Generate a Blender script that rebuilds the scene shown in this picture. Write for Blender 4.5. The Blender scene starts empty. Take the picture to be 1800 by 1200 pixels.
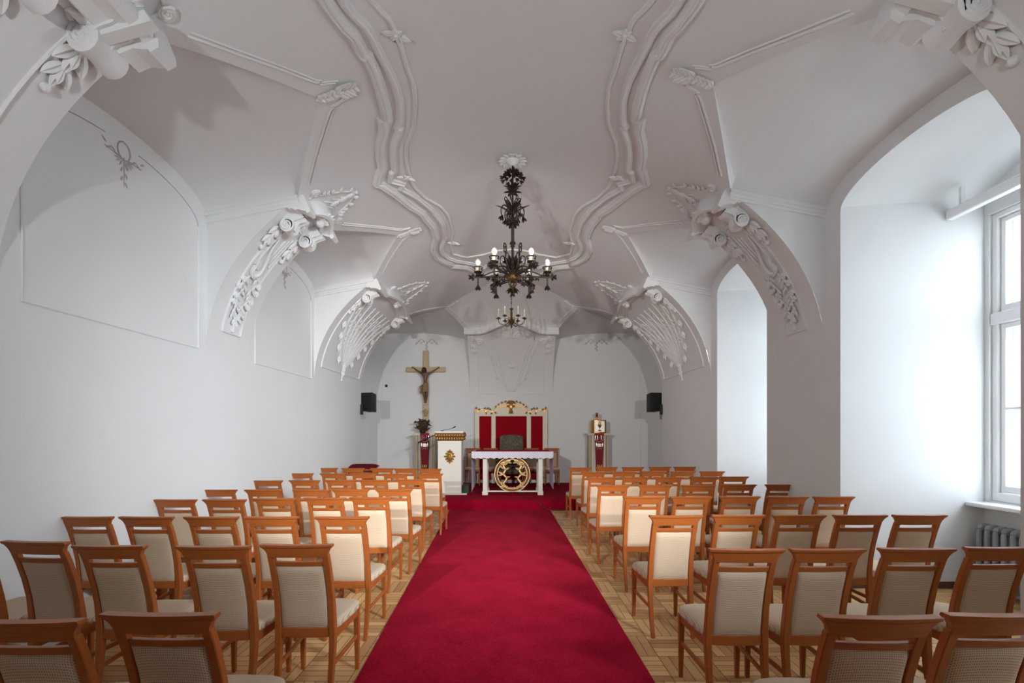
import bpy, bmesh, math, random
from mathutils import Vector, Matrix, Quaternion
random.seed(7)
PI = math.pi
C = bpy.context.scene.collection
V = Vector

# ------------------------------------------------------------------ mesh builder
class MB:
    def __init__(self):
        self.v = []; self.f = []
    def add(self, vs, fs):
        o = len(self.v)
        self.v += [V(p) for p in vs]
        self.f += [tuple(i + o for i in f) for f in fs]
        return self
    def grid(self, rows, cu=False, cv=False):
        n = len(rows); m = len(rows[0])
        vs = [p for r in rows for p in r]
        fs = []
        for i in range(n if cu else n - 1):
            for j in range(m if cv else m - 1):
                a = i * m + j; b = i * m + (j + 1) % m
                c = ((i + 1) % n) * m + (j + 1) % m; d = ((i + 1) % n) * m + j
                fs.append((a, b, c, d))
        return self.add(vs, fs)
    def box(self, x0, x1, y0, y1, z0, z1):
        vs = [(x, y, z) for x in (x0, x1) for y in (y0, y1) for z in (z0, z1)]
        return self.add(vs, [(0, 1, 3, 2), (4, 6, 7, 5), (0, 4, 5, 1), (2, 3, 7, 6), (0, 2, 6, 4), (1, 5, 7, 3)])
    def loops(self, loops, caps=True):
        n = len(loops[0]); vs = [p for l in loops for p in l]; fs = []
        for i in range(len(loops) - 1):
            for j in range(n):
                fs.append((i * n + j, i * n + (j + 1) % n, (i + 1) * n + (j + 1) % n, (i + 1) * n + j))
        if caps:
            fs.append(tuple(range(n - 1, -1, -1)))
            fs.append(tuple(range((len(loops) - 1) * n, len(loops) * n)))
        return self.add(vs, fs)
    def tube(self, pts, r, sides=6, closed=False, flat=None):
        pts = [V(p) for p in pts]
        n = len(pts)
        if n < 2: return self
        rs = r if isinstance(r, (list, tuple)) else [r] * n
        tans = []
        for i in range(n):
            if closed: t = pts[(i + 1) % n] - pts[i - 1]
            else: t = pts[min(i + 1, n - 1)] - pts[max(i - 1, 0)]
            if t.length < 1e-9: t = V((0, 0, 1))
            tans.append(t.normalized())
        up = V((0, 0, 1)) if abs(tans[0].z) < .9 else V((1, 0, 0))
        nrm = (up - tans[0] * up.dot(tans[0])).normalized()
        loops = []
        for i in range(n):
            if i:
                nrm = nrm - tans[i] * nrm.dot(tans[i])
                if nrm.length < 1e-6: nrm = tans[i].orthogonal()
                nrm.normalize()
            b = tans[i].cross(nrm)
            loops.append([pts[i] + (nrm * math.cos(2 * PI * k / sides) + b * math.sin(2 * PI * k / sides)) * rs[i] for k in range(sides)])
        if closed:
            return self.grid(loops, True, True)
        return self.loops(loops)
    def lathe(self, prof, o=(0, 0, 0), segs=16, axis=None):
        o = V(o)
        q = V((0, 0, 1)).rotation_difference(V(axis).normalized()) if axis is not None else Quaternion()
        rows = [[o + q @ V((r * math.cos(2 * PI * k / segs), r * math.sin(2 * PI * k / segs), z)) for k in range(segs)] for r, z in prof]
        return self.loops(rows)
    def prism(self, poly, fn, t0, t1):
        """poly: (a,b) list; fn(a,b,t)->point"""
        return self.loops([[fn(a, b, t0) for a, b in poly], [fn(a, b, t1) for a, b in poly]])
    def blob(self, c, ax, ay, az, seg=8, rings=6):
        c = V(c); rows = []
        for i in range(rings + 1):
            t = PI * i / rings
            rr = max(math.sin(t), .02); z = math.cos(t)
            rows.append([c + V(ax) * rr * math.cos(2 * PI * k / seg) + V(ay) * rr * math.sin(2 * PI * k / seg) + V(az) * z for k in range(seg)])
        return self.loops(rows)
    def ball(self, c, r, seg=8, rings=6):
        return self.blob(c, (r, 0, 0), (0, r, 0), (0, 0, r), seg, rings)
    def leaf(self, base, d, n, L, W, T, curl=0., lobes=0):
        """raised pointed leaf with a mid ridge and a back face"""
        base = V(base); d = V(d).normalized(); n = V(n); n = (n - d * n.dot(d)).normalized(); s = d.cross(n)
        N = 7; rows = []
        for i in range(N + 1):
            t = i / N
            w = W * (math.sin(PI * min(t * .9 + .1, 1)) ** .8) * (1 - .25 * (i % 2 if lobes else 0)) * .5 + .0005
            p = base + d * L * t + n * (curl * L * t * t)
            th = T * (math.sin(PI * (.12 + .82 * t)))
            rows.append([p + s * w, p + s * w * .5 + n * th * .75, p + n * th * .55, p - s * w * .5 + n * th * .75, p - s * w, p - n * T * .12])
        return self.loops(rows)
    def bevel(self, w, seg=1):
        self._bev = (w, seg); return self
    def build(self, name, m, parent=None, origin=None, smooth=30):
        me = bpy.data.meshes.new(name)
        o = V(origin) if origin is not None else (V(parent['_loc']) if parent is not None and '_loc' in parent else V((0, 0, 0)))
        me.from_pydata([tuple(p - o) for p in self.v], [], self.f)
        bm = bmesh.new(); bm.from_mesh(me)
        bmesh.ops.recalc_face_normals(bm, faces=bm.faces)
        if hasattr(self, '_bev'):
            es = [e for e in bm.edges if len(e.link_faces) == 2 and e.calc_face_angle(0) > .6]
            bmesh.ops.bevel(bm, geom=es, offset=self._bev[0], segments=self._bev[1], affect='EDGES', profile=.5, clamp_overlap=True)
        if smooth:
            for f in bm.faces: f.smooth = True
            for e in bm.edges:
                if len(e.link_faces) == 2 and e.calc_face_angle(0) > math.radians(smooth): e.smooth = False
        bm.to_mesh(me); bm.free()
        ob = bpy.data.objects.new(name, me); C.objects.link(ob)
        if m is not None: me.materials.append(m)
        if parent is not None:
            ob.parent = parent
            if '_loc' in parent: ob['_loc'] = list(parent['_loc'])
        elif origin is not None:
            ob.location = o; ob['_loc'] = list(o)
        return ob

def tag(o, label, cat, group=None, kind=None):
    o['label'] = label; o['category'] = cat
    if group: o['group'] = group
    if kind: o['kind'] = kind
    return o
def thing(name, label, cat, loc=(0, 0, 0), group=None, kind=None):
    o = bpy.data.objects.new(name, None); C.objects.link(o)
    o.empty_display_size = .1
    o.location = loc; o['_loc'] = list(loc)
    return tag(o, label, cat, group, kind)
def dup(root, label, loc=None, rz=None, group=None):
    def cp(o, par):
        c = o.copy(); C.objects.link(c)
        if par is not None: c.parent = par
        for ch in list(o.children): cp(ch, c)
        return c
    r = cp(root, None)
    if loc is not None: r.location = loc
    if rz is not None: r.rotation_euler = (0, 0, rz)
    r['label'] = label
    if group: r['group'] = group
    return r
def lerp(a, b, t): return a + (b - a) * t
def smooth_path(pts, n=6, closed=False):
    pts = [V(p) for p in pts]; out = []; N = len(pts)
    for i in range(N if closed else N - 1):
        if closed: p0, p1, p2, p3 = pts[i - 1], pts[i], pts[(i + 1) % N], pts[(i + 2) % N]
        else: p0, p1, p2, p3 = pts[max(i - 1, 0)], pts[i], pts[i + 1], pts[min(i + 2, N - 1)]
        for k in range(n):
            t = k / n
            out.append(.5 * ((2 * p1) + (p2 - p0) * t + (2 * p0 - 5 * p1 + 4 * p2 - p3) * t * t + (3 * p1 - p0 - 3 * p2 + p3) * t ** 3))
    if not closed: out.append(pts[-1])
    return out

# ------------------------------------------------------------------ materials
def newmat(name):
    m = bpy.data.materials.new(name); m.use_nodes = True
    nt = m.node_tree; b = nt.nodes['Principled BSDF']
    return m, nt, b
def mat(name, col, rough=.6, metal=0., noise=0., nscale=20., bump=0., spec=.4, stretch=None, coat=0.):
    m, nt, b = newmat(name)
    b.inputs['Base Color'].default_value = (*col, 1)
    b.inputs['Roughness'].default_value = rough
    b.inputs['Metallic'].default_value = metal
    b.inputs['Specular IOR Level'].default_value = spec
    if coat: b.inputs['Coat Weight'].default_value = coat
    if noise or bump:
        tc = nt.nodes.new('ShaderNodeTexCoord'); nz = nt.nodes.new('ShaderNodeTexNoise')
        nz.inputs['Scale'].default_value = nscale; nz.inputs['Detail'].default_value = 4
        if stretch:
            mp = nt.nodes.new('ShaderNodeMapping'); mp.inputs['Scale'].default_value = stretch
            nt.links.new(tc.outputs['Object'], mp.inputs[0]); nt.links.new(mp.outputs[0], nz.inputs['Vector'])
        else: nt.links.new(tc.outputs['Object'], nz.inputs['Vector'])
        if noise:
            mx = nt.nodes.new('ShaderNodeMix'); mx.data_type = 'RGBA'
            mx.inputs[6].default_value = (*[c * (1 - noise) for c in col], 1)
            mx.inputs[7].default_value = (*[min(1, c * (1 + noise)) for c in col], 1)
            nt.links.new(nz.outputs['Fac'], mx.inputs[0]); nt.links.new(mx.outputs[2], b.inputs['Base Color'])
        if bump:
            bp = nt.nodes.new('ShaderNodeBump'); bp.inputs['Strength'].default_value = bump; bp.inputs['Distance'].default_value = .01
            nt.links.new(nz.outputs['Fac'], bp.inputs['Height']); nt.links.new(bp.outputs[0], b.inputs['Normal'])
    return m
class NT:
    """tiny helper for math node graphs"""
    def __init__(s, nt): s.nt = nt
    def m(s, op, a, b=None, c=None):
        n = s.nt.nodes.new('ShaderNodeMath'); n.operation = op
        for i, x in enumerate((a, b, c)):
            if x is None: continue
            if isinstance(x, (int, float)): n.inputs[i].default_value = x
            else: s.nt.links.new(x, n.inputs[i])
        return n.outputs[0]
    def mix(s, f, a, b):
        n = s.nt.nodes.new('ShaderNodeMix'); n.data_type = 'RGBA'
        for i, x in ((0, f), (6, a), (7, b)):
            if isinstance(x, (int, float)): n.inputs[i].default_value = x
            elif isinstance(x, tuple): n.inputs[i].default_value = (*x, 1)
            else: s.nt.links.new(x, n.inputs[i])
        return n.outputs[2]
def coords(nt, kind='Object'):
    tc = nt.nodes.new('ShaderNodeTexCoord'); sp = nt.nodes.new('ShaderNodeSeparateXYZ')
    nt.links.new(tc.outputs[kind], sp.inputs[0]); return tc.outputs[kind], sp.outputs
def fabric_mat():
    m, nt, b = newmat('woven_beige'); h = NT(nt); _, o = coords(nt)
    k = 2 * PI / .0085
    sx = h.m('SINE', h.m('MULTIPLY', o[0], k))
    sz = h.m('SINE', h.m('MULTIPLY', h.m('ADD', o[2], o[1]), k))
    d = h.m('GREATER_THAN', h.m('MULTIPLY', h.m('ADD', sx, 1), h.m('ADD', sz, 1)), 2.1)
    nt.links.new(h.mix(d, (.70, .545, .395), (.29, .205, .135)), b.inputs['Base Color'])
    b.inputs['Roughness'].default_value = .9; b.inputs['Specular IOR Level'].default_value = .15
    return m
def wood_mat(name, a, bcol, rough=.4, sc=(3, 3, 30), coat=.15):
    m, nt, b = newmat(name); h = NT(nt); v, o = coords(nt)
    mp = nt.nodes.new('ShaderNodeMapping'); mp.inputs['Scale'].default_value = sc; nt.links.new(v, mp.inputs[0])
    info = nt.nodes.new('ShaderNodeObjectInfo')
    nz = nt.nodes.new('ShaderNodeTexNoise'); nz.noise_dimensions = '4D'; nz.inputs['Scale'].default_value = 4; nz.inputs['Detail'].default_value = 6; nz.inputs['Distortion'].default_value = 1.4
    nt.links.new(mp.outputs[0], nz.inputs['Vector']); nt.links.new(h.m('MULTIPLY', info.outputs['Random'], 40.), nz.inputs['W'])
    nt.links.new(h.mix(nz.outputs['Fac'], a, bcol), b.inputs['Base Color'])
    b.inputs['Roughness'].default_value = rough; b.inputs['Coat Weight'].default_value = coat; b.inputs['Coat Roughness'].default_value = .25; b.inputs['Specular IOR Level'].default_value = .35
    return m
def parquet_mat():
    m, nt, b = newmat('parquet'); h = NT(nt); v, o = coords(nt)
    S = .36; K = 5.
    u = h.m('DIVIDE', o[0], S); w = h.m('DIVIDE', o[1], S)
    cu = h.m('FLOOR', u); cw = h.m('FLOOR', w)
    par = h.m('MODULO', h.m('ADD', h.m('ADD', cu, cw), 1000.), 2.)
    fu = h.m('SUBTRACT', u, cu); fw = h.m('SUBTRACT', w, cw)
    inv = h.m('SUBTRACT', 1., par)
    along = h.m('ADD', h.m('MULTIPLY', fu, par), h.m('MULTIPLY', fw, inv))
    across = h.m('ADD', h.m('MULTIPLY', fw, par), h.m('MULTIPLY', fu, inv))
    ak = h.m('MULTIPLY', across, K); si = h.m('FLOOR', ak); sf = h.m('SUBTRACT', ak, si)
    cb = nt.nodes.new('ShaderNodeCombineXYZ')
    nt.links.new(cu, cb.inputs[0]); nt.links.new(cw, cb.inputs[1]); nt.links.new(h.m('ADD', si, h.m('MULTIPLY', par, 17.)), cb.inputs[2])
    wn = nt.nodes.new('ShaderNodeTexWhiteNoise'); nt.links.new(cb.outputs[0], wn.inputs['Vector'])
    # grain
    cg = nt.nodes.new('ShaderNodeCombineXYZ')
    nt.links.new(h.m('MULTIPLY', along, 2.), cg.inputs[0]); nt.links.new(h.m('MULTIPLY', across, 40.), cg.inputs[1]); nt.links.new(h.m('MULTIPLY', wn.outputs['Value'], 50.), cg.inputs[2])
    nz = nt.nodes.new('ShaderNodeTexNoise'); nz.inputs['Scale'].default_value = 2.; nz.inputs['Detail'].default_value = 3; nt.links.new(cg.outputs[0], nz.inputs['Vector'])
    f = h.m('ADD', h.m('MULTIPLY', wn.outputs['Value'], .75), h.m('MULTIPLY', nz.outputs['Fac'], .25))
    col = h.mix(f, (.42, .205, .072), (.88, .57, .265))
    e = h.m('MINIMUM', h.m('MINIMUM', sf, h.m('SUBTRACT', 1., sf)), h.m('MULTIPLY', h.m('MINIMUM', along, h.m('SUBTRACT', 1., along)), K))
    gap = h.m('LESS_THAN', e, .035)
    nt.links.new(h.mix(gap, col, (.07, .035, .016)), b.inputs['Base Color'])
    b.inputs['Roughness'].default_value = .33; b.inputs['Specular IOR Level'].default_value = .4
    return m
def carpet_mat(name, a, c2, sc=55):
    m, nt, b = newmat(name); h = NT(nt); v, o = coords(nt)
    n1 = nt.nodes.new('ShaderNodeTexNoise'); n1.inputs['Scale'].default_value = sc; n1.inputs['Detail'].default_value = 5; n1.inputs['Roughness'].default_value = .7
    n2 = nt.nodes.new('ShaderNodeTexNoise'); n2.inputs['Scale'].default_value = 3.; n2.inputs['Detail'].default_value = 5
    nt.links.new(v, n1.inputs['Vector']); nt.links.new(v, n2.inputs['Vector'])
    f = h.m('ADD', h.m('MULTIPLY', n1.outputs['Fac'], .65), h.m('MULTIPLY', n2.outputs['Fac'], .35))
    f = h.m('MULTIPLY_ADD', f, 2.4, -.7); 
    mr = nt.nodes.new('ShaderNodeClamp'); nt.links.new(f, mr.inputs[0])
    nt.links.new(h.mix(mr.outputs[0], a, c2), b.inputs['Base Color'])
    bp = nt.nodes.new('ShaderNodeBump'); bp.inputs['Strength'].default_value = .5; bp.inputs['Distance'].default_value = .006
    n3 = nt.nodes.new('ShaderNodeTexNoise'); n3.inputs['Scale'].default_value = 220; nt.links.new(v, n3.inputs['Vector'])
    nt.links.new(n3.outputs['Fac'], bp.inputs['Height']); nt.links.new(bp.outputs[0], b.inputs['Normal'])
    b.inputs['Roughness'].default_value = 1.; b.inputs['Specular IOR Level'].default_value = .05
    b.inputs['Sheen Weight'].default_value = .03; b.inputs['Sheen Tint'].default_value = (.8, .2, .25, 1)
    return m
def glass_mat(name, tint=(1, 1, 1), gl=.06):
    m = bpy.data.materials.new(name); m.use_nodes = True; nt = m.node_tree; nt.nodes.clear()
    o = nt.nodes.new('ShaderNodeOutputMaterial'); t = nt.nodes.new('ShaderNodeBsdfTransparent'); g = nt.nodes.new('ShaderNodeBsdfGlossy'); mx = nt.nodes.new('ShaderNodeMixShader')
    t.inputs[0].default_value = (*tint, 1); g.inputs['Roughness'].default_value = .02; mx.inputs[0].default_value = gl
    nt.links.new(t.outputs[0], mx.inputs[1]); nt.links.new(g.outputs[0], mx.inputs[2]); nt.links.new(mx.outputs[0], o.inputs[0])
    return m
def lace_mat():
    m, nt, b = newmat('white_lace'); h = NT(nt); _, o = coords(nt)
    k = 2 * PI / .06
    a = h.m('SINE', h.m('MULTIPLY', h.m('ADD', o[0], o[1]), k)); c = h.m('SINE', h.m('MULTIPLY', o[2], k))
    d = h.m('GREATER_THAN', h.m('MULTIPLY', a, c), .62)
    nt.links.new(h.mix(d, (.80, .78, .88), (.42, .40, .50)), b.inputs['Base Color']); b.inputs['Roughness'].default_value = .9
    return m
def brocade_mat():
    m, nt, b = newmat('green_brocade'); h = NT(nt); v, o = coords(nt)
    n = nt.nodes.new('ShaderNodeTexNoise'); n.inputs['Scale'].default_value = 16; n.inputs['Detail'].default_value = 2; n.inputs['Distortion'].default_value = 2; nt.links.new(v, n.inputs['Vector'])
    nt.links.new(h.mix(h.m('GREATER_THAN', n.outputs['Fac'], .52), (.05, .048, .03), (.13, .105, .06)), b.inputs['Base Color']); b.inputs['Roughness'].default_value = .7
    return m
M = {}
M['plaster'] = mat('white_plaster', (.775, .785, .785), .85, noise=.02, nscale=2.5, bump=.04, spec=.2)
M['stucco'] = mat('white_stucco', (.785, .79, .79), .8, spec=.25)
M['paint'] = mat('grey_rose_paint', (.50, .45, .45), .9)
M['floor'] = parquet_mat()
M['wood'] = wood_mat('beech_wood', (.31, .075, .014), (.48, .145, .032), .42, coat=.03)
M['darkwood'] = wood_mat('dark_wood', (.10, .045, .02), (.2, .09, .04))
M['fabric'] = fabric_mat()
M['carpet'] = carpet_mat('red_carpet', (.20, .001, .010), (.50, .010, .042))
M['podium'] = carpet_mat('dark_red_carpet', (.20, .001, .010), (.36, .004, .026), 70)
M['velvet'] = mat('red_velvet', (.30, .004, .012), .95, spec=.1, noise=.1)
M['darkred'] = mat('dark_red_cloth', (.10, .004, .012), .9, spec=.1)
M['runner'] = mat('red_cloth', (.36, .01, .03), .9, spec=.1)
M['claret'] = mat('claret_cloth', (.24, .025, .035), .9, spec=.1)
M['cream'] = mat('cream_paint', (.74, .67, .53), .45, noise=.03)
M['ivory'] = mat('ivory_paint', (.80, .77, .68), .4)
M['tan'] = mat('tan_paint', (.47, .39, .25), .5, noise=.06)
M['gold'] = mat('gilt', (.50, .28, .075), .35, metal=.75, noise=.15, nscale=40)
M['palegold'] = mat('pale_gilt', (.80, .58, .28), .4, metal=.55, noise=.1)
M['oldgold'] = mat('old_gilt_edge', (.15, .065, .02), .5, metal=.25)
M['silver'] = mat('silver_metal', (.75, .72, .66), .3, metal=.8)
M['iron'] = mat('dark_bronze', (.040, .030, .024), .45, metal=.6, noise=.4, nscale=50)
M['brass'] = mat('aged_brass', (.16, .085, .035), .35, metal=.8, noise=.2)
M['bulb'] = mat('frosted_bulb', (.85, .83, .78), .25, spec=.6)
M['candle'] = mat('ivory_sleeve', (.75, .66, .50), .5)
M['black'] = mat('black_plastic', (.008, .008, .009), .5)
M['grille'] = mat('black_mesh', (.012, .012, .013), .8, noise=.5, nscale=300)
M['white'] = mat('white_gloss_paint', (.88, .88, .88), .35)
M['radiator'] = mat('grey_iron', (.30, .32, .34), .5)
M['crosswood'] = wood_mat('pale_cross_wood', (.47, .34, .19), (.60, .45, .27), sc=(6, 6, 1))
M['corpus'] = mat('carved_brown_wood', (.16, .085, .045), .5, noise=.3, nscale=12)
M['loin'] = mat('carved_gilt_cloth', (.26, .155, .07), .5, noise=.3)
M['lace'] = lace_mat()
M['linen'] = mat('lilac_white_linen', (.66, .58, .76), .9)
M['brocade'] = brocade_mat()
M['greenbox'] = mat('dark_green', (.02, .035, .012), .6)
M['cable'] = mat('dark_cable', (.03, .03, .05), .5)
M['redglass'] = mat('red_glass', (.16, .004, .01), .15, spec=.6)
M['foliage'] = mat('dried_leaf', (.06, .045, .02), .8, noise=.4)
M['bloom'] = mat('dried_bloom', (.14, .03, .012), .8, noise=.4)
M['stone'] = mat('sandstone', (.42, .32, .2), .9, noise=.35, nscale=5, bump=.5)
M['leafgreen'] = mat('garden_leaf', (.03, .05, .018), .8, noise=.4)
M['ground'] = mat('pale_gravel', (.5, .5, .48), .95, noise=.2)
M['glass'] = glass_mat('window_glass')
M['bone'] = mat('carved_pale_wood', (.42, .27, .15), .6, noise=.2)
M['baseboard'] = mat('brown_skirting', (.10, .05, .03), .5)

# ------------------------------------------------------------------ camera
F = 860.; HX = 899.; HY = 759.; EYE = 1.65
cam = bpy.data.cameras.new('camera'); camo = bpy.data.objects.new('camera', cam); C.objects.link(camo)
camo.location = (0, 0, EYE); camo.rotation_euler = (PI / 2, 0, 0)
cam.sensor_width = 36; cam.lens = F / 1800 * 36
cam.shift_x = (900 - HX) / 1800; cam.shift_y = (HY - 600) / 1800
cam.clip_start = .05
bpy.context.scene.camera = camo

# ------------------------------------------------------------------ vault geometry
A0, B0, Z0 = 3.48, 2.45, 2.56          # half width, rise, springing height of the elliptic vault
XL, XC = 1.755, 2.44                    # lunette tip and lunette foot
ZW, ZR = 4.105, 4.40                    # lunette foot and crown on the side wall
YB, YE = -2.6, 13.96                    # back wall, end wall
YS = YE - A0                            # start of the coved end
XN = 4.5                                # side wall of the corner recesses
CW = 1.18                               # half width of the end corbel
PIERS = {-1: [(2.40, 3.30), (5.58, 6.46), (8.64, 11.30)], 1: [(2.20, 3.08), (5.44, 6.40), (8.54, 11.30)]}
NICHES = {-1: [(.28, 2.40), (3.30, 5.58), (6.46, 8.64)], 1: [(.05, 2.20), (3.08, 5.44), (6.40, 8.54)]}
def zv(x):
    x = min(abs(x), A0); return Z0 + B0 * math.sqrt(max(0, 1 - (x / A0) ** 2))
# arc length table from the springing
_T = [(0., 0.)]
for i in range(1, 1001):
    a = PI / 2 * i / 1000; a0 = PI / 2 * (i - 1) / 1000
    _T.append((_T[-1][0] + math.hypot(A0 * (math.cos(a) - math.cos(a0)), B0 * (math.sin(a) - math.sin(a0))), a))
def ang(s):
    lo, hi = 0, 1000
    while hi - lo > 1:
        mid = (lo + hi) // 2
        if _T[mid][0] <= s: lo = mid
        else: hi = mid
    t = (s - _T[lo][0]) / (_T[hi][0] - _T[lo][0])
    return lerp(_T[lo][1], _T[hi][1], t)
def s_of_x(x):
    a = math.acos(min(1, abs(x) / A0)); k = a / (PI / 2) * 1000; i = min(int(k), 999)
    return lerp(_T[i][0], _T[i + 1][0], k - i)
def PS(sd, s, y, h=0.):
    """side vault point at arc length s above the springing, h off the surface into the room"""
    if s < 0: return V((sd * (A0 - h), y, Z0 + s))
    a = ang(s); n = V((-math.cos(a) / A0, 0, -math.sin(a) / B0)).normalized()
    p = V((A0 * math.cos(a), y, Z0 + B0 * math.sin(a))) + n * h
    return V((p.x * sd, p.y, p.z))
def PE(s, x, h=0.):
    if s < 0: return V((x, YE - h, Z0 + s))
    a = ang(s); n = V((0, -math.cos(a) / A0, -math.sin(a) / B0)).normalized()
    return V((x, YS + A0 * math.cos(a), Z0 + B0 * math.sin(a))) + n * h
def hit(px, py, h=0.):
    """where the sight line through a measured picture point meets the main vault"""
    u = (px - HX) / F; w = (HY - py) / F
    a = (u / A0) ** 2 + (w / B0) ** 2; b = 2 * w * (EYE - Z0) / B0 ** 2; c = ((EYE - Z0) / B0) ** 2 - 1
    Y = (-b + math.sqrt(b * b - 4 * a * c)) / (2 * a)
    return V((u * Y, Y, EYE + w * Y))
def onv(x, y, h=0.):
    n = V((-x / A0 ** 2, 0, -(zv(x) - Z0) / B0 ** 2)).normalized()
    return V((x, y, zv(x))) + n * h

# ------------------------------------------------------------------ ceiling
def ell_x(x0, x1, n):   # stations evenly spaced in angle
    a0 = math.asin(min(1, x0 / A0)); a1 = math.asin(min(1, x1 / A0))
    return [A0 * math.sin(lerp(a0, a1, i / n)) for i in range(n + 1)]
def zcor(x): return lerp(zv(XC), ZW, (x - XC) / (A0 - XC))
def zridge(x): return lerp(zv(XL), ZR, (x - XL) / (A0 - XL))
cm = MB()
def vault_patch(xs, ya, yb, ny=8):
    """ya,yb functions of x"""
    cm.grid([[V((x, lerp(ya(abs(x)), yb(abs(x)), j / ny), zv(x))) for j in range(ny + 1)] for x in xs])
for sd in (-1, 1):
    full = [sd * x for x in ell_x(0, XL, 16) + ell_x(XL, XC, 12)[1:] + ell_x(XC, A0, 14)[1:]]
    vault_patch(full, lambda x: YB, lambda x: NICHES[sd][0][0], 6)
    for (a, b) in PIERS[sd][:2]: vault_patch(full, lambda x: a, lambda x: b, 4)
    vault_patch(full, lambda x: PIERS[sd][2][0], lambda x: YS, 4)
    for (a, b) in NICHES[sd]:
        yc = (a + b) / 2; w = (b - a) / 2
        vault_patch([sd * x for x in ell_x(0, XL, 16)], lambda x: a, lambda x: b, 8)
        wg = lambda x: w * (x - XL) / (XC - XL)
        xs = [sd * x for x in ell_x(XL, XC, 12)]
        vault_patch(xs, lambda x: a, lambda x: yc - wg(x), 4)
        vault_patch(xs, lambda x: yc + wg(x), lambda x: b, 4)
        rows = []
        N = 24
        for x in ell_x(XL, XC, 12) + [lerp(XC, A0, i / 10) for i in range(1, 11)]:
            hw, zb = (wg(x), zv(x)) if x <= XC else (w, zcor(x))
            rows.append([V((sd * x, yc + hw * math.sin(lerp(-PI / 2, PI / 2, j / N)), zb + (zridge(x) - zb) * math.cos(lerp(-PI / 2, PI / 2, j / N)))) for j in range(N + 1)])
        cm.grid(rows)
    # coved end: side segment
    rows = []
    for i in range(9):
        y = lerp(YS, 11.3, i / 8); s = y - YS
        rows.append([V((sd * x, y, zv(x))) for x in ell_x(s, A0, 36)])
    cm.grid(rows)
    rows = []
    XA = 1.66; YA = YS + XA
    for i in range(9):
        y = lerp(11.3, YA, i / 8); s = y - YS; xe = lerp(XC, XA, i / 8)
        rows.append([V((sd * x, y, zv(x))) for x in ell_x(s, max(xe, s + 1e-4), 12)])
    cm.grid(rows)
    # corner vault: rays from the tip to the wall arches
    tip = V((sd * XA, YA, zv(XA)))
    Bp = V((sd * CW, YS + 2.45, zv(2.45))); Cp = V((sd * XC, 11.3, zv(XC)))
    path = [Bp] + [lerp(Bp, V((sd * CW, YE, 4.16)), i / 4) for i in range(1, 5)]
    xm = (CW + XN) / 2; hw = (XN - CW) / 2
    path += [V((sd * (xm - hw * math.cos(PI * i / 20)), YE, 4.16 + .31 * math.sin(PI * i / 20))) for i in range(1, 21)]
    ym = (11.3 + YE) / 2; hh = (YE - 11.3) / 2
    path += [V((sd * XN, ym + hh * math.cos(PI * i / 20), 4.16 + .31 * math.sin(PI * i / 20))) for i in range(1, 21)]
    path += [lerp(V((sd * XN, 11.3, 4.16)), V((sd * XN, 11.3, 4.16)) if i == 0 else Cp, i / 6) for i in range(1, 7)]
    rows = []
    for i in range(11):
        r = i / 10; xe = lerp(XA, 2.447, r); bump = zv(xe) - lerp(zv(XA), zv(2.447), r)
        rows.append([lerp(tip, p, r) + V((0, 0, bump)) for p in path])
    cm.grid(rows)
# coved end: end segment
rows = []
for s in ell_x(1e-3, 1.66, 16): rows.append([V((lerp(-s, s, j / 16), YS + s, zv(s))) for j in range(17)])
for s in ell_x(1.66, 2.45, 8)[1:]:
    xe = lerp(1.66, CW, (s - 1.66) / .79); rows.append([V((lerp(-xe, xe, j / 16), YS + s, zv(s))) for j in range(17)])
for s in ell_x(2.45, A0, 16)[1:]: rows.append([V((lerp(-CW, CW, j / 16), YS + s, zv(s))) for j in range(17)])
cm.grid(rows)
ceil = cm.build('ceiling', M['plaster'], smooth=14)
tag(ceil, 'white plaster barrel vault with pointed side lunettes over the chapel', 'ceiling', kind='structure')

# ------------------------------------------------------------------ walls
def pier_face(mb, fn, zw=ZW):
    """spandrel under the lunette cornice; fn(x,z)->point"""
    a = []; b = []
    for i in range(41):
        x = A0 * math.cos(math.acos(XC / A0) * i / 40); z = zv(x)
        xb = A0 if z <= zw else lerp(A0, XC, (z - zw) / (zv(XC) - zw))
        a.append(fn(x, z)); b.append(fn(xb, z))
    mb.grid([a, b])
wl = MB()
wl.add([(-A0, YB, 0), (-A0, 11.3, 0), (-A0, 11.3, 4.5), (-A0, YB, 4.5)], [(0, 1, 2, 3)])
wl.add([(-A0, 11.3, 0), (-XN, 11.3, 0), (-XN, 11.3, 4.6), (-A0, 11.3, 4.6)], [(0, 1, 2, 3)])
wl.add([(-XN, 11.3, 0), (-XN, YE, 0), (-XN, YE, 4.6), (-XN, 11.3, 4.6)], [(0, 1, 2, 3)])
wr = MB()
wr.add([(A0, 11.3, 0), (XN, 11.3, 0), (XN, 11.3, 4.6), (A0, 11.3, 4.6)], [(0, 1, 2, 3)])
wr.add([(XN, 11.3, 0), (XN, YE, 0), (XN, YE, 4.6), (XN, 11.3, 4.6)], [(0, 1, 2, 3)])
for a, b in [(YB, NICHES[1][0][0])] + PIERS[1]:
    wr.add([(A0, a, 0), (A0, b, 0), (A0, b, 2.9), (A0, a, 2.9)], [(0, 1, 2, 3)])
for sd, mb in ((-1, wl), (1, wr)):
    for y in [q for n in NICHES[sd] for q in n] + [11.3]:
        pier_face(mb, lambda x, z: V((sd * x, y, z)), ZW if y < 11 else 4.245)
XW = 5.0
OPEN = []
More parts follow.
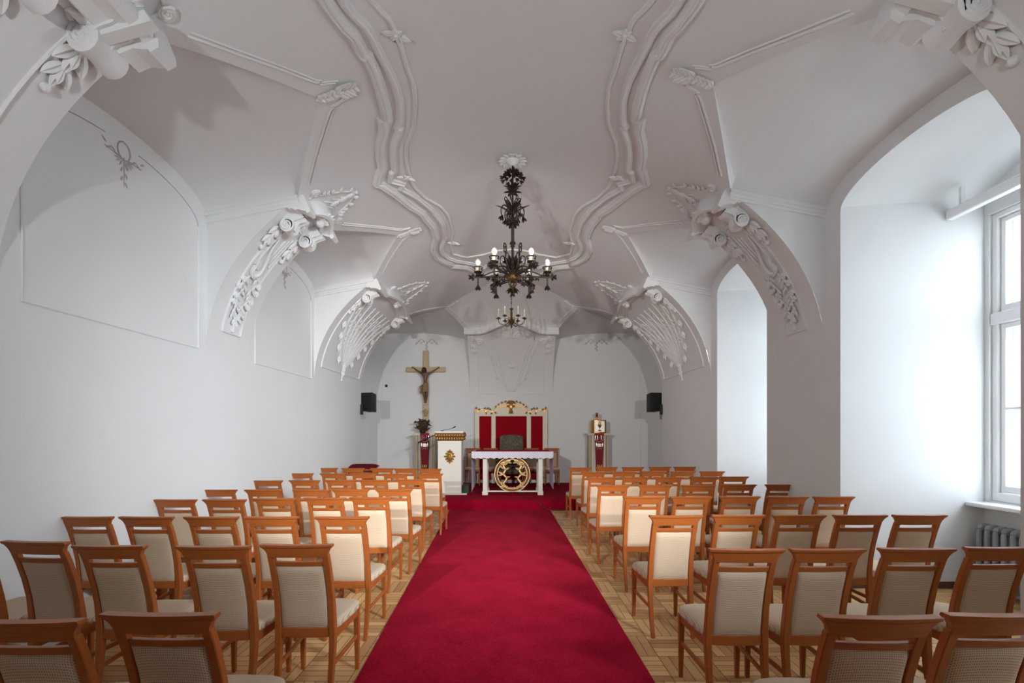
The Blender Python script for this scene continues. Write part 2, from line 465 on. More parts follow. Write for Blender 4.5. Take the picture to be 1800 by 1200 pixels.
for a, b in NICHES[1]:
    yc = (a + b) / 2; w = (b - a) / 2; wi = w - .265
    def path(hw, zf, zt, x, n=24):
        ph = [lerp(-PI / 2, PI / 2, j / n) for j in range(n + 1)]
        return [V((x, yc - hw, 0)), V((x, yc - hw, zf * .5))] + [V((x, yc + hw * math.sin(t), zf + (zt - zf) * math.cos(t))) for t in ph] + [V((x, yc + hw, zf * .5)), V((x, yc + hw, 0))]
    wr.grid([path(w, ZW, ZR + .01, A0), path(wi, 3.99, 4.24, A0)])
    wr.grid([path(wi, 3.99, 4.24, A0), path(wi, 4.04, 4.30, lerp(A0, XW, .5)), path(wi, 4.09, 4.36, XW)])
    ya, yb, za, zb = yc - wi + .06, yc + wi - .05, .93, 3.92
    OPEN.append((ya, yb, za, zb, yc, wi))
    n = 24
    inner = [V((XW, ya, za)), V((XW, ya, lerp(za, zb, .5)))] + [V((XW, lerp(ya, yb, j / n), zb)) for j in range(n + 1)] + [V((XW, yb, lerp(za, zb, .5))), V((XW, yb, za))]
    wr.grid([path(wi, 4.09, 4.36, XW), inner])
    wr.add([(XW, yc - wi, 0), (XW, yc + wi, 0), (XW, yb, za), (XW, ya, za)], [(0, 1, 2, 3)])
    # outer reveal of the window opening
    pin = [V((XW, ya, za)), V((XW, ya, zb)), V((XW, yb, zb)), V((XW, yb, za))]
    wr.grid([pin, [p + V((.38, 0, 0)) for p in pin]], cv=True)
tag(wl.build('wall_left', M['plaster'], smooth=14), 'long white plaster wall without windows', 'wall', kind='structure')
tag(wr.build('wall_right', M['plaster'], smooth=14), 'white plaster wall with deep arched window recesses', 'wall', kind='structure')
we = MB()
we.add([(-XN, YE, 0), (XN, YE, 0), (XN, YE, 4.75), (-XN, YE, 4.75)], [(0, 1, 2, 3)])
for sd in (-1, 1): pier_face(we, lambda x, z: V((sd * CW, YS + x, z)), 4.17)
tag(we.build('wall_end', M['plaster'], smooth=14), 'white plaster end wall behind the altar', 'wall', kind='structure')
rf = MB()  # unseen shell added around the room to stop daylight leaking through vault seams
X0_, X1_, Y0_, Y1_ = -XN - .35, XW + .42, YB - .3, YE + .3
rf.box(X0_, X1_, Y0_, Y1_, 5.15, 5.3).box(X0_, X0_ + .1, Y0_, Y1_, -.1, 5.16).box(X0_, X1_, Y0_, Y0_ + .1, -.1, 5.16).box(X0_, X1_, Y1_ - .1, Y1_, -.1, 5.16).box(X1_ - .1, X1_, Y0_, Y1_, 4.0, 5.16)
tag(rf.build('wall_light_block', M['plaster']), 'unseen outer shell and attic slab added to block light leaks', 'wall', kind='structure')
wb = MB().add([(-A0, YB, 0), (A0, YB, 0), (A0, YB, 5.1), (-A0, YB, 5.1)], [(0, 1, 2, 3)])
tag(wb.build('wall_back', M['plaster']), 'white plaster wall at the rear of the chapel', 'wall', kind='structure')
fl = MB().add([(-XN, YB, 0), (XW + .1, YB, 0), (XW + .1, YE, 0), (-XN, YE, 0)], [(0, 1, 2, 3)])
tag(fl.build('floor', M['floor']), 'worn oak parquet floor laid in square blocks', 'floor', kind='structure')
bb = MB()
for a, b in NICHES[1]:
    yc = (a + b) / 2; wi = (b - a) / 2 - .265
    for y, d in ((yc - wi, 1), (yc + wi, -1)): bb.box(A0 + .02, XW - .02, min(y, y + d * .015), max(y, y + d * .015), 0, .07)
tag(bb.build('baseboard_right', M['baseboard']), 'low brown skirting strip along the window recesses', 'baseboard', kind='structure')
# ------------------------------------------------------------------ stucco
SC = s_of_x(XC)
def vol(mb, c, e1, e2, ax, R, wd, turns=2.1, r0=.014):
    """scroll roll: a drum along ax with raised spirals on both ends"""
    c = V(c); e1 = V(e1).normalized(); e2 = V(e2).normalized(); ax = V(ax).normalized()
    n = 14
    prof = [(-.5, .82), (-.46, 1), (-.2, .9), (0, .84), (.2, .9), (.46, 1), (.5, .82)]
    mb.loops([[c + ax * wd * t + (e1 * math.cos(2 * PI * k / n) + e2 * math.sin(2 * PI * k / n)) * R * q for k in range(n)] for t, q in prof])
    for sgn in (-1, 1):
        pts = []; rs = []
        N = 30
        for i in range(N + 1):
            t = i / N; a = -turns * 2 * PI * t; rr = R * lerp(.92, .12, t ** .8)
            pts.append(c + ax * sgn * wd * .5 + (e1 * math.cos(a) + e2 * math.sin(a)) * rr); rs.append(lerp(r0, r0 * .7, t))
        mb.tube(pts, rs, 6)
        mb.ball(c + ax * sgn * wd * .5, R * .16, 8, 5)
def husk(mb, sd, s, y, L=.15, W=.06, P=None):
    P = P or PS
    p = P(sd, s, y, 0) if P is PS else P(s, y, 0)
    def q(ds, dy, h=0.): return P(sd, s + ds, y + dy, h) if P is PS else P(s + ds, y + dy, h)
    n = q(0, 0, .1) - q(0, 0, 0)
    for dy in (-.6, 0, .6):
        d = q(-.1, dy * .1) - q(0, 0)
        mb.leaf(q(0, dy * W * .4, .012), d, n, L * (1 if dy else 1.15), W, .035, curl=.12)
    mb.leaf(q(-.03, 0, .03), q(-.1, 0) - q(0, 0), n, L * .6, W * .6, .03, curl=.3)
def bracket(sd, a, b, label, fan=False, plain=False):
    yc = (a + b) / 2; hw = (b - a) / 2
    root = thing('stucco_bracket', label, 'stucco ornament', tuple(PS(sd, SC, yc)), group=None)
    S = lambda s, y, h=0.: PS(sd, s, yc + y, h)
    N = lambda s, y: S(s, y, .1) - S(s, y)
    k = .35 if not fan else 1.0
    # cornice with a raised, broken centre
    prof = [(-.13, -.02), (-.13, .035), (-.095, .045), (-.085, .075), (-.04, .095), (0, .135), (.02, .15), (.02, .175), (.065, .18), (.075, .15), (.10, .03), (.10, -.02)]
    if plain: prof = [(-.25, -.02), (-.25, .06), (-.20, .075), (-.185, .115), (-.09, .135), (-.03, .18), (-.01, .19), (-.01, .21), (.06, .215), (.085, .18), (.12, .03), (.12, -.02)]
    st = []
    def off(t):   # t = |y|/hw
        if t > .62: return 0.
        return (.02 if plain else .13) * math.cos(t / .62 * PI / 2) ** .7
    ys = [-1.03, -.9, -.78, -.66, -.64, -.55, -.42, -.28, -.14, 0, .14, .28, .42, .55, .64, .66, .78, .9, 1.03]
    m = MB()
    m.grid([[S(SC - .02 + off(abs(y)) + ds, y * hw, h * (1.15 if abs(y) > .65 else .9)) for ds, h in prof] for y in ys])
    for e in (0, -1):
        m.f.append(tuple((len(ys) - 1 if e else 0) * len(prof) + i for i in range(len(prof))))
    m.build('cornice', M['stucco'], root, smooth=25)
    # central shell and leaf on the cornice
    m = MB()
    for i in range(7):
        t = (i - 3) / 3
        d = S(SC + .2, t * .22) - S(SC + .02, t * .04)
        m.leaf(S(SC + .02, t * .05, .10), d, N(SC, 0), .20 - .05 * abs(t), .055, .04, curl=.2)
    m.blob(S(SC + .02, 0, .13), (0, .07, 0), N(SC, 0).normalized() * .05, (S(SC + .05, 0) - S(SC, 0)).normalized() * .05)
    m.build('shell', M['stucco'], root)
    # consoles
    cy = hw - (.27 if fan else .20 if plain else .19)
    for sg in (-1, 1):
        c = MB(); y = sg * cy; wd = .17
        e1 = (S(SC - .2, y) - S(SC - .3, y)).normalized(); e2 = N(SC - .25, y).normalized()
        if plain: wd = .26
        vol(c, S(SC - .29, y, .085), e1, e2, (0, 1, 0), .10 if plain else .085, wd)
        rows = []
        for i in range(9):
            t = i / 8; s = lerp(SC - .27, SC - .07, t); h = .165 - .07 * math.sin(PI * t) * (1 - t) - .02 * t
            rows.append([S(s, y - wd / 2, 0), S(s, y - wd / 2, h), S(s, y - wd / 4, h - .02), S(s, y, h + .012), S(s, y + wd / 4, h - .02), S(s, y + wd / 2, h), S(s, y + wd / 2, 0)])
        c.grid(rows)
        ob = c.build('console', M['stucco'], root)
        hk = MB()
        husk(hk, sd, SC - .38, yc + y, .16, .085)
        husk(hk, sd, SC - .52, yc + y, .14, .07)
        hk.ball(S(SC - .70, y, .02), .032)
        hk.build('husk', M['stucco'], ob)
    # panel frame lines
    py = hw * (.82 if fan else .34 if plain else .44); sb = .30 if not fan else .28
    p = MB()
    fr = [S(lerp(SC - .35, sb, i / 24), -py, .006) for i in range(25)] + [S(sb, lerp(-py, py, i / 6), .006) for i in range(1, 6)] + [S(lerp(sb, SC - .35, i / 24), py, .006) for i in range(25)]
    p.tube(fr, .013, 6)
    p.build('panel_frame', M['stucco'], root)
    if plain:
        m = MB()
        for h0, r in ((0, .020), (.11, .013)):
            q = smooth_path([(SC - .27 + h0, cy - .16, 0), (SC - .20 + h0, cy - .30, 0), (SC - .22 + h0, cy - .44, 0), (SC - .34 + h0, cy - .58, 0)], 6)
            m.tube([S(p_.x, p_.y, .012) for p_ in q], r)
        m.build('arched_moulding', M['stucco'], root)
        m = MB()
        for i in range(7):
            t = (i - 3) * .3
            m.leaf(S(SC - .12, cy - .10, .02), S(SC - .12 + .03 - .1 * abs(t) , cy - .22 + .05 * t) - S(SC - .12, cy - .10), N(SC - .1, 0), .24 - .04 * abs(t), .07, .05, curl=.25)
        m.build('acanthus_leaf', M['stucco'], root)
        m = MB()
        for y in (-.42, .42):
            m.loops([[S(SC - .28, y * hw - .04, h0), S(SC - .28, y * hw + .04, h0), S(SC + .12, y * hw + .04, h0 + .14), S(SC + .12, y * hw - .04, h0 + .14)] for h0 in (.02, .10)])
            m.build('tie_band', M['stucco'], root); m = MB()
    elif not fan:
        # rosette, flutes, scroll and trailing festoon in the panel
        m = MB()
        c0 = (SC - .25, 0.)
        for i in range(8):
            t = 2 * PI * i / 8
            m.leaf(S(c0[0] + .03 * math.cos(t), .03 * math.sin(t), .02), S(c0[0] + .1 * math.cos(t), .1 * math.sin(t)) - S(*c0), N(*c0), .085, .055, .03)
        m.ball(S(*c0, .03), .03)
        m.build('rosette', M['stucco'], root)
        m = MB()
        for y, s0, s1 in ((-.13, 1.72, 1.2), (.03, 1.66, 1.35), (.08, 1.68, 1.30), (.13, 1.72, 1.25)):
            m.tube([S(lerp(s0, s1, i / 8), y, .01) for i in range(9)], [.012 + .006 * math.sin(PI * i / 8) for i in range(9)])
        m.build('flute', M['stucco'], root)
        m = MB()
        pts = smooth_path([(1.62, -.06), (1.45, -.10), (1.25, -.03), (1.12, .08), (1.16, .15), (1.25, .14), (1.26, .09), (1.22, .08)], 5) if False else None
        cs = [(1.62, -.10), (1.45, -.06), (1.28, .02), (1.14, .04), (1.06, -.03), (1.10, -.11), (1.19, -.11), (1.21, -.05), (1.16, -.03)]
        q = smooth_path([(s, y, 0) for s, y in cs], 5)
        m.tube([S(a_.x, a_.y, .02) for a_ in q], [.012 + .018 * math.sin(PI * min(1, i / len(q) * 1.1)) for i in range(len(q))])
        m.leaf(S(1.16, -.07, .03), S(1.3, -.16) - S(1.16, -.07), N(1.16, 0), .16, .07, .03)
        m.build('scroll', M['stucco'], root)
        m = MB()
        rnd = random.Random(3)
        for sg in (-1, 1):
            cs = [(1.10, sg * .04), (.98, sg * .12), (.86, sg * .07), (.76, sg * .12), (.66, sg * .05), (.56, sg * .09), (.48, 0)]
            q = smooth_path([(s, y, 0) for s, y in cs], 6)
            m.tube([S(a_.x, a_.y, .012) for a_ in q], .011)
            for i in range(1, len(q) - 1, 2):
                a_ = q[i]; dirn = 1 if i % 4 == 1 else -1
                d = S(a_.x - .06, a_.y + dirn * .06) - S(a_.x, a_.y)
                m.leaf(S(a_.x, a_.y, .015), d, N(a_.x, a_.y), .08 + .03 * rnd.random(), .038, .022, curl=.2)
            for s, y in ((1.02, .17), (.92, .19), (.80, .17), (.72, .15)):
                husk(m, sd, s, yc + sg * y, .07, .035)
        m.tube([S(.50, 0, .012), S(.36, 0, .012)], [.012, .022]); m.ball(S(.34, 0, .015), .026)
        for s in (.55, .47): husk(m, sd, s, yc, .07, .04)
        m.build('festoon', M['stucco'], root)
    else:
        m = MB(); rnd = random.Random(5)
        for i in range(9):
            t = (i - 4) / 4
            pts = []
            for j in range(17):
                u = j / 16; s = lerp(.38, SC - .32, u)
                pts.append(S(s, t * .86 * hw * (u ** .62) * .93, .012))
            m.tube(pts, [.010 + .014 * math.sin(PI * min(1, j / 16 + .1)) for j in range(17)])
        for i in range(8):
            t = (i - 3.5) / 4
            for j in range(5, 14):
                if rnd.random() < .25: continue
                u = j / 16; s = lerp(.38, SC - .32, u); y = t * .86 * hw * (u ** .62) * .93
                d = S(s + .08, y + rnd.uniform(-.07, .07)) - S(s, y)
                m.leaf(S(s, y, .006), d, N(s, y), .10, .05, .025, curl=.15)
        for s in (.5, .42, .34): husk(m, sd, s, yc, .11, .07)
        m.tube([S(.36, 0, .012), S(.16, 0, .012)], [.016, .01]); m.ball(S(.15, 0, .01), .022)
        for sg in (-1, 1):
            for u in (.15, .3, .45, .6): husk(m, sd, lerp(.38, SC - .3, u), yc + sg * .93 * hw * (u ** .62), .13, .06)
        m.build('fan_relief', M['stucco'], root)
    # crown ornament on the vault above the cornice
    m = MB(); st_ = 2.72 if not fan else 2.95; w0 = hw * .75 if not fan else hw * .42; s0 = SC + .10
    for sg in (-1, 1):
        cs = [(s0, sg * w0), (s0 + .09, sg * w0 * 1.02), (s0 + .16, sg * w0 * .72), (lerp(s0, st_, .45), sg * w0 * .62), (lerp(s0, st_, .72), sg * w0 * .42), (st_, 0)]
        q = smooth_path([(s, y, 0) for s, y in cs], 6)
        m.tube([S(a_.x, a_.y, .008) for a_ in q], .010)
        vol(m, S(s0 + .10, sg * (w0 + .03), .01), S(s0 + .2, 0) - S(s0, 0), (0, 1, 0), N(s0, 0), .055, .03, 1.6, .010)
        for i in range(3, len(q) - 2, 4):
            a_ = q[i]; m.leaf(S(a_.x, a_.y, .01), S(a_.x + .06, a_.y + sg * .05) - S(a_.x, a_.y), N(a_.x, 0), .08, .045, .025)
        # lattice
        for i in range(4):
            u = i / 4
            m.tube([S(lerp(s0 + .02, st_ - .1, u), sg * w0 * .55 * (1 - u), .006), S(lerp(s0 + .02, st_ - .1, min(1, u + .35)), -sg * w0 * .4 * (1 - u) * .6, .006)], .006, 5)
    for i in range(3): m.leaf(S(lerp(s0, st_, .3 + .2 * i), 0, .01), S(st_, .04 * (i - 1)) - S(s0, 0), N(s0, 0), .14, .07, .03)
    m.ball(S(st_, 0, .012), .022)
    m.build('crown', M['stucco'], root)
    return root
NM = {-1: 'blank wall', 1: 'window wall'}
for sd in (-1, 1):
    bracket(sd, *PIERS[sd][0], 'large white stucco scroll bracket nearest the viewer, %s' % NM[sd], plain=True)
    bracket(sd, *PIERS[sd][1], 'white stucco bracket with narrow leaf festoon on the %s' % NM[sd])
    bracket(sd, *PIERS[sd][2], 'white stucco bracket with wide ribbed fan on the %s near the altar' % NM[sd], True)

# lunette cornices, part of the vault structure: three fillets on every pier flank
tn = [0]
def trim(mb, label, m='stucco', cat='moulding'):
    tn[0] += 1
    return tag(mb.build('trim_%d' % tn[0], M[m]), label, cat, kind='structure')
for sd in (-1, 1):
    for y, d, nm in [(q, dd, '%s flank of the %s pier' % (fl_n, pn)) for (pa, pb), pn in zip(PIERS[sd], ('nearest', 'middle', 'farthest')) for q, dd, fl_n in ((pa, -1, 'near'), (pb, 1, 'far'))]:
        m = MB()
        prof = [(.035, 0), (.035, .045), (.0, .05), (-.012, .03), (-.035, .03), (-.045, .018), (-.07, .018), (-.075, 0)]
        m.grid([[V((sd * x, y + d * h, zcor(x) + dz - .01)) for dz, h in prof] for x in [lerp(XC - .02, A0, i / 6) for i in range(7)]])
        trim(m, 'thin stepped white cornice on the %s, %s' % (nm, NM[sd]))
# thin mouldings that follow the vault groins, and the leaf sprays at the lunette tips
gl = [hit(542, 323), hit(552, 280), hit(566, 235), hit(580, 193), hit(585, 189), hit(582, 186), hit(590, 181), hit(603, 172)]
c1 = sum(NICHES[-1][1]) / 2
gl = [(abs(p.x), p.y - c1) for p in gl]
ordn = {0: 'rear', 1: 'nearer', 2: 'farther'}
for sd in (-1, 1):
    for i, (a, b) in enumerate(NICHES[sd]):
        yc = (a + b) / 2; m = MB()
        for sg in (-1, 1):
            for o in (0, .035):
                m.tube([onv(sd * (x - o * .8), yc + sg * (y + o * .3), .004) for x, y in gl], .009 if o else .012, 5)
        trim(m, 'thin white moulding bordering the %s lunette on the %s side' % (ordn[i], NM[sd]))
        if i == 0: continue
        m = MB(); rnd = random.Random(11)
        x0, x1 = XL + .02, XL - .36
        m.tube([onv(sd * lerp(x0, x1, j / 8), yc + .02 * math.sin(j), .012) for j in range(9)], [.012] * 8 + [.004])
        for j in range(9):
            x = lerp(x0 - .02, x1 + .06, j / 8)
            for sg in (-1, 1):
                L = .07 if j < 4 else (.13 if j < 7 else .08)
                d = onv(sd * (x - .07), yc + sg * .06) - onv(sd * x, yc)
                m.leaf(onv(sd * x, yc, .01), d, (0, 0, -1), L, .05, .03, curl=.2)
        m.ball(onv(sd * (x0 - .22), yc, .02), .028)
        trim(m, 'small white stucco leaf spray at the tip of the %s lunette, %s side' % (ordn[i], NM[sd]))
# corner lunettes at the altar end
for sd in (-1, 1):
    m = MB()
    q = [V((sd * lerp(2.36, 1.58, i / 6), lerp(11.22, 12.04, i / 6), 0)) for i in range(7)]
    q += [V((sd * lerp(1.54, 1.10, i / 6), lerp(12.10, 12.84, i / 6), 0)) for i in range(7)]
    q = [V((p.x, p.y, zv(max(abs(p.x), p.y - YS)) - .004)) for p in q]
    m.tube(q, .013, 5)
    for j in range(5):
        for sg in (-1, 1):
            c = V((sd * (1.56 - .05 * j), 12.04 - .05 * j, 0)); c.z = zv(max(abs(c.x), c.y - YS)) - .01
            m.leaf(c, V((-sd * (1 - sg * .7), -1 - sg * .7, .4)), (0, 0, -1), .1, .05, .03)
    trim(m, 'thin white moulding around the corner lunette by the altar, %s side' % NM[sd])

# the large shaped ceiling panel: three moulding lines, mirrored left/right and end to end
OUT = [(573, 0), (588, 22), (604, 43), (621, 59), (635, 88), (636, 92), (645, 96), (659, 127), (667, 150), (677, 187), (680, 209), (671, 207), (675, 227), (669, 250), (668, 272), (672, 294), (668, 300), (662, 322), (670, 323), (693, 338), (723, 362), (743, 374), (746, 381), (760, 397), (767, 418), (763, 431), (762, 440), (767, 451), (780, 459), (793, 463), (794, 467), (820, 469), (845, 481), (850, 484), (862, 479), (880, 477), (899, 477)]
MID = [(601, 0), (615, 20), (640, 44), (652, 62), (664, 88), (682, 122), (693, 145), (702, 177), (702, 212), (696, 222), (702, 224), (692, 250), (690, 275), (693, 298), (687, 302), (685, 317), (708, 323), (704, 331), (730, 345), (758, 368), (777, 393), (782, 418), (775, 435), (777, 445), (785, 452), (800, 458), (830, 463), (851, 470), (862, 461), (876, 458), (899, 457)]
INN = [(652, 0), (668, 18), (684, 33), (693, 53), (705, 80), (716, 120), (727, 150), (730, 183), (728, 218), (715, 250), (713, 275), (717, 300), (727, 327), (747, 347), (775, 363), (787, 377), (797, 407), (792, 430), (795, 446), (820, 452), (850, 447), (875, 440), (899, 438)]
def closed_panel(pts):
    far = [hit(px, py) for px, py in pts]
    far = [V((p.x, p.y, 0)) for p in far]
    near = [V((p.x, 12.0 - p.y, 0)) for p in far if 12.0 - p.y < far[0].y - .12][::-1]
    half = near + far            # left half from the near centre to the far centre
    left = near[:1] and (list(reversed(near)))
    loop = [V((p.x, p.y, 0)) for p in reversed(far)] + [V((p.x, p.y, 0)) for p in reversed(near)]
    right = [V((-p.x, p.y, 0)) for p in reversed(loop)][1:-1]
    return loop + right
def panel_line(pts, prof_w, prof_h, label):
    loop = closed_panel(pts)
    # densify
    out = []
    for i in range(len(loop)):
        a, b = loop[i], loop[(i + 1) % len(loop)]
        n = max(1, int((b - a).length / .12))
        for k in range(n): out.append(lerp(a, b, k / n))
    m = MB(); rows = []
    n = len(out)
    for i in range(n):
        t = (out[(i + 1) % n] - out[i - 1]).normalized(); s = V((t.y, -t.x, 0))
        row = []
        for dx, h in zip(prof_w, prof_h):
            p = out[i] + s * dx; q = onv(p.x, min(p.y, YS + .3), h) if True else None
            row.append(q)
        rows.append(row)
    m.grid(rows, cu=True)
    return trim(m, label)
panel_line(OUT, [-.055, -.05, -.03, -.02, .0, .02, .03, .045, .06], [-.01, .03, .035, .05, .055, .04, .05, .02, -.01], 'heavy outer moulding of the curved ceiling panel')
panel_line(MID, [-.045, -.04, -.02, -.01, .01, .03, .04], [-.01, .025, .03, .045, .04, .02, -.01], 'middle moulding of the curved ceiling panel')
panel_line(INN, [-.022, -.018, 0, .018, .022], [-.01, .015, .024, .015, -.01], 'thin inner moulding of the curved ceiling panel')
m = MB()
for px, py in ((696, 58), (713, 310), (797, 425), (1098, 58), (1085, 310), (1001, 425)):
    p = hit(px, py)
    for i in range(6):
        t = 2 * PI * i / 6 + .4
        m.leaf(onv(p.x, p.y, .012), V((math.cos(t), math.sin(t), 0)), (0, 0, -1), .12 if i % 3 == 0 else .07, .05, .03, curl=.15)
    m.ball(onv(p.x, p.y, .02), .025)
trim(m, 'small white leaf sprigs along the inner line of the ceiling panel', cat='moulding')

# end corbel: arched capital, scrolls, cartouche
root = thing('stucco_corbel', 'broad white stucco corbel with arched cornice on the end wall above the altar', 'stucco ornament', tuple(PE(SC, 0)))
prof = [(-.14, -.02), (-.14, .03), (-.10, .045), (-.09, .08), (-.04, .10), (0, .14), (.02, .155), (.02, .18), (.065, .185), (.075, .15), (.10, .03), (.10, -.02)]
def arch(x):
    t = abs(x) / CW
    return 0 if t > .78 else .40 * (math.cos(t / .78 * PI) * .5 + .5)
m = MB(); xs = [CW * 1.05 * (i / 20 - 1) for i in range(41)]
m.grid([[PE(SC + .03 + arch(x) + ds, x, h) for ds, h in prof] for x in xs])
for e in (0, 40): m.f.append(tuple(e * len(prof) + i for i in range(len(prof))))
m.build('cornice', M['stucco'], root, smooth=25)
for sg in (-1, 1):
    m = MB()
    nn = PE(1.8, 0, .1) - PE(1.8, 0)
    vol(m, PE(SC - .34, sg * .86, .03), PE(SC - .2, 0) - PE(SC - .4, 0), (1, 0, 0), nn, .10, .05, 2, .013)
    vol(m, PE(SC - .24, sg * 1.04, .03), PE(SC - .2, 0) - PE(SC - .4, 0), (1, 0, 0), nn, .06, .05, 2, .011)
    for s in (SC - .45, SC - .6): husk(m, 0, s, sg * 1.02, .15, .09, PE)
    m.tube([PE(SC - .34, sg * .86, .01), PE(SC - .24, sg * 1.04, .01), PE(SC - .6, sg * 1.02, .01)], .012)
    m.build('scroll', M['stucco'], root)
m = MB()
for sg in (-1, 1):
    for o in (0, .12, .2):
        cs = [(SC - .42, sg * (.72 - o)), (SC - .75, sg * (.60 - o)), (SC - 1.15, sg * (.50 - o)), (SC - 1.5, sg * (.36 - o * .8)), (SC - 1.72, sg * (.20 - o * .4)), (SC - 1.80, sg * .07)]
        q = smooth_path([(s, x, 0) for s, x in cs], 5)
        m.tube([PE(p.x, p.y, .008) for p in q], .012 if o else .016)
    for j in range(4): m.leaf(PE(SC - .8 - .22 * j, sg * (.57 - .05 * j), .015), PE(SC - 1, sg * .5) - PE(SC - .8, sg * .57), PE(1, 0, .1) - PE(1, 0), .14, .06, .03)
for i in range(7):
    t = (i - 3) * .45
    m.leaf(PE(.26, 0, .015), PE(.26 + .1 * math.cos(t), .1 * math.sin(t)) - PE(.26, 0), PE(.3, 0, .1) - PE(.3, 0), .17, .07, .04)
    m.leaf(PE(1.0, 0, .01), PE(1.0 - .1 * math.cos(t), .12 * math.sin(t)) - PE(1.0, 0), PE(.9, 0, .1) - PE(.9, 0), .11, .04, .025)
for i in range(9):
    t = (i - 4) * .35
    m.leaf(PE(SC - .18, 0, .02), PE(SC - .18 + .1 * math.cos(t), .3 * math.sin(t)) - PE(SC - .18, 0), PE(SC, 0, .1) - PE(SC, 0), .26, .08, .04)
m.build('cartouche', M['stucco'], root)
m = MB().tube([PE(.18, x, .006) for x in (-.92, -.3)], .01).tube([PE(.18, x, .006) for x in (.3, .92)], .01)
for sg in (-1, 1): m.tube([PE(lerp(.18, SC - .3, i / 20), sg * .92, .006) for i in range(21)], .01)
m.build('panel_frame', M['stucco'], root)

# raised panels and painted borders in the blank wall's bays
for i, (a, b) in enumerate(NICHES[-1][1:]):
    yc = (a + b) / 2; w = (b - a) / 2; z0 = 2.58; ya, yb = a + .17, b - .15
    m = MB()
    ap = [V((-A0 + .002, yc + (w - .15) * math.sin(t), 3.93 + .30 * math.cos(t))) for t in [lerp(-PI / 2, PI / 2, j / 24) for j in range(25)]]
    m.tube([V((-A0 + .003, ya, 3.9)), V((-A0 + .003, ya, z0)), V((-A0 + .003, yb, z0)), V((-A0 + .003, yb, 3.9))], .011, 6)
    trim(m, 'thin raised frame of the %s blank wall panel' % ordn[i + 1])
    m = MB()
    m.tube([p for p in ap if p.y < yc - .22], .005, 4); m.tube([p for p in ap if p.y > yc + .10], .005, 4)
    ob = trim(m, 'thin painted grey line under the %s arch of the blank wall' % ordn[i + 1], 'paint', 'painted line')
    m = MB(); X = -A0 + .004
    W_ = lambda y, z: V((X, yc - .05 + y * .8, 4.15 + z * .8))
    m.tube([W_(.09 * math.cos(t), .02 + .10 * math.sin(t)) for t in [2 * PI * j / 20 for j in range(21)]], .007, 4)
    for j in range(9):
        t = PI + PI * j / 8; m.leaf(W_(.06 * math.cos(t), -.06 + .03 * math.sin(t)), V((0, math.cos(t), math.sin(t) * .8)), (1, 0, 0), .07, .018, .006)
    for j in range(5): m.leaf(W_(.02 * (-1) ** j, -.12 - .05 * j), V((0, .5 * (-1) ** j, -1)), (1, 0, 0), .05, .02, .006)
    for sg in (-1, 1):
        for j in range(3): m.leaf(W_(sg * (.12 + .06 * j), -.05 + .02 * j), V((0, sg, .6 * (-1) ** j)), (1, 0, 0), .06, .018, .006)
    m.tube([W_(0, -.05), W_(0, -.36)], .004, 4).tube([W_(-.26, -.05), W_(0, -.075), W_(.26, -.05)], .004, 4)
    o = m.build('painted_wreath', M['paint'], origin=W_(0, 0))
    tag(o, 'grey painted flower wreath at the head of the %s blank wall bay' % ordn[i + 1], 'painted ornament')
for sd in (-1, 1):
    m = MB(); Y = YE - .004
    W_ = lambda x, z: V((sd * 2.42 + x, Y, 4.27 + z))
    for sg in (-1, 1):
        m.tube([W_(sg * .05 + sg * .3 * t, -.06 + .08 * math.sin(t * 5)) for t in [j / 10 for j in range(11)]], .006, 4)
        for j in range(4): m.leaf(W_(sg * (.05 + .07 * j), -.06), V((sg, 0, .8 * (-1) ** j)), (0, -1, 0), .08, .03, .006)
    for j in range(5): m.leaf(W_(0, -.05 - .05 * j), V((.5 * (-1) ** j, 0, -1)), (0, -1, 0), .08, .035, .006)
    o = m.build('painted_garland', M['paint'], origin=W_(0, 0))
    tag(o, 'faint grey painted garland on the end wall, above the %s' % ('crucifix' if sd < 0 else 'gilt tabernacle'), 'painted ornament')
m = MB()
for sd in (-1, 1):
    m.tube([V((sd * 3.67, YE - .003, 0)), V((sd * 3.67, YE - .003, 4.1))], .012, 4)
trim(m, 'two faint vertical bead lines on the end wall')

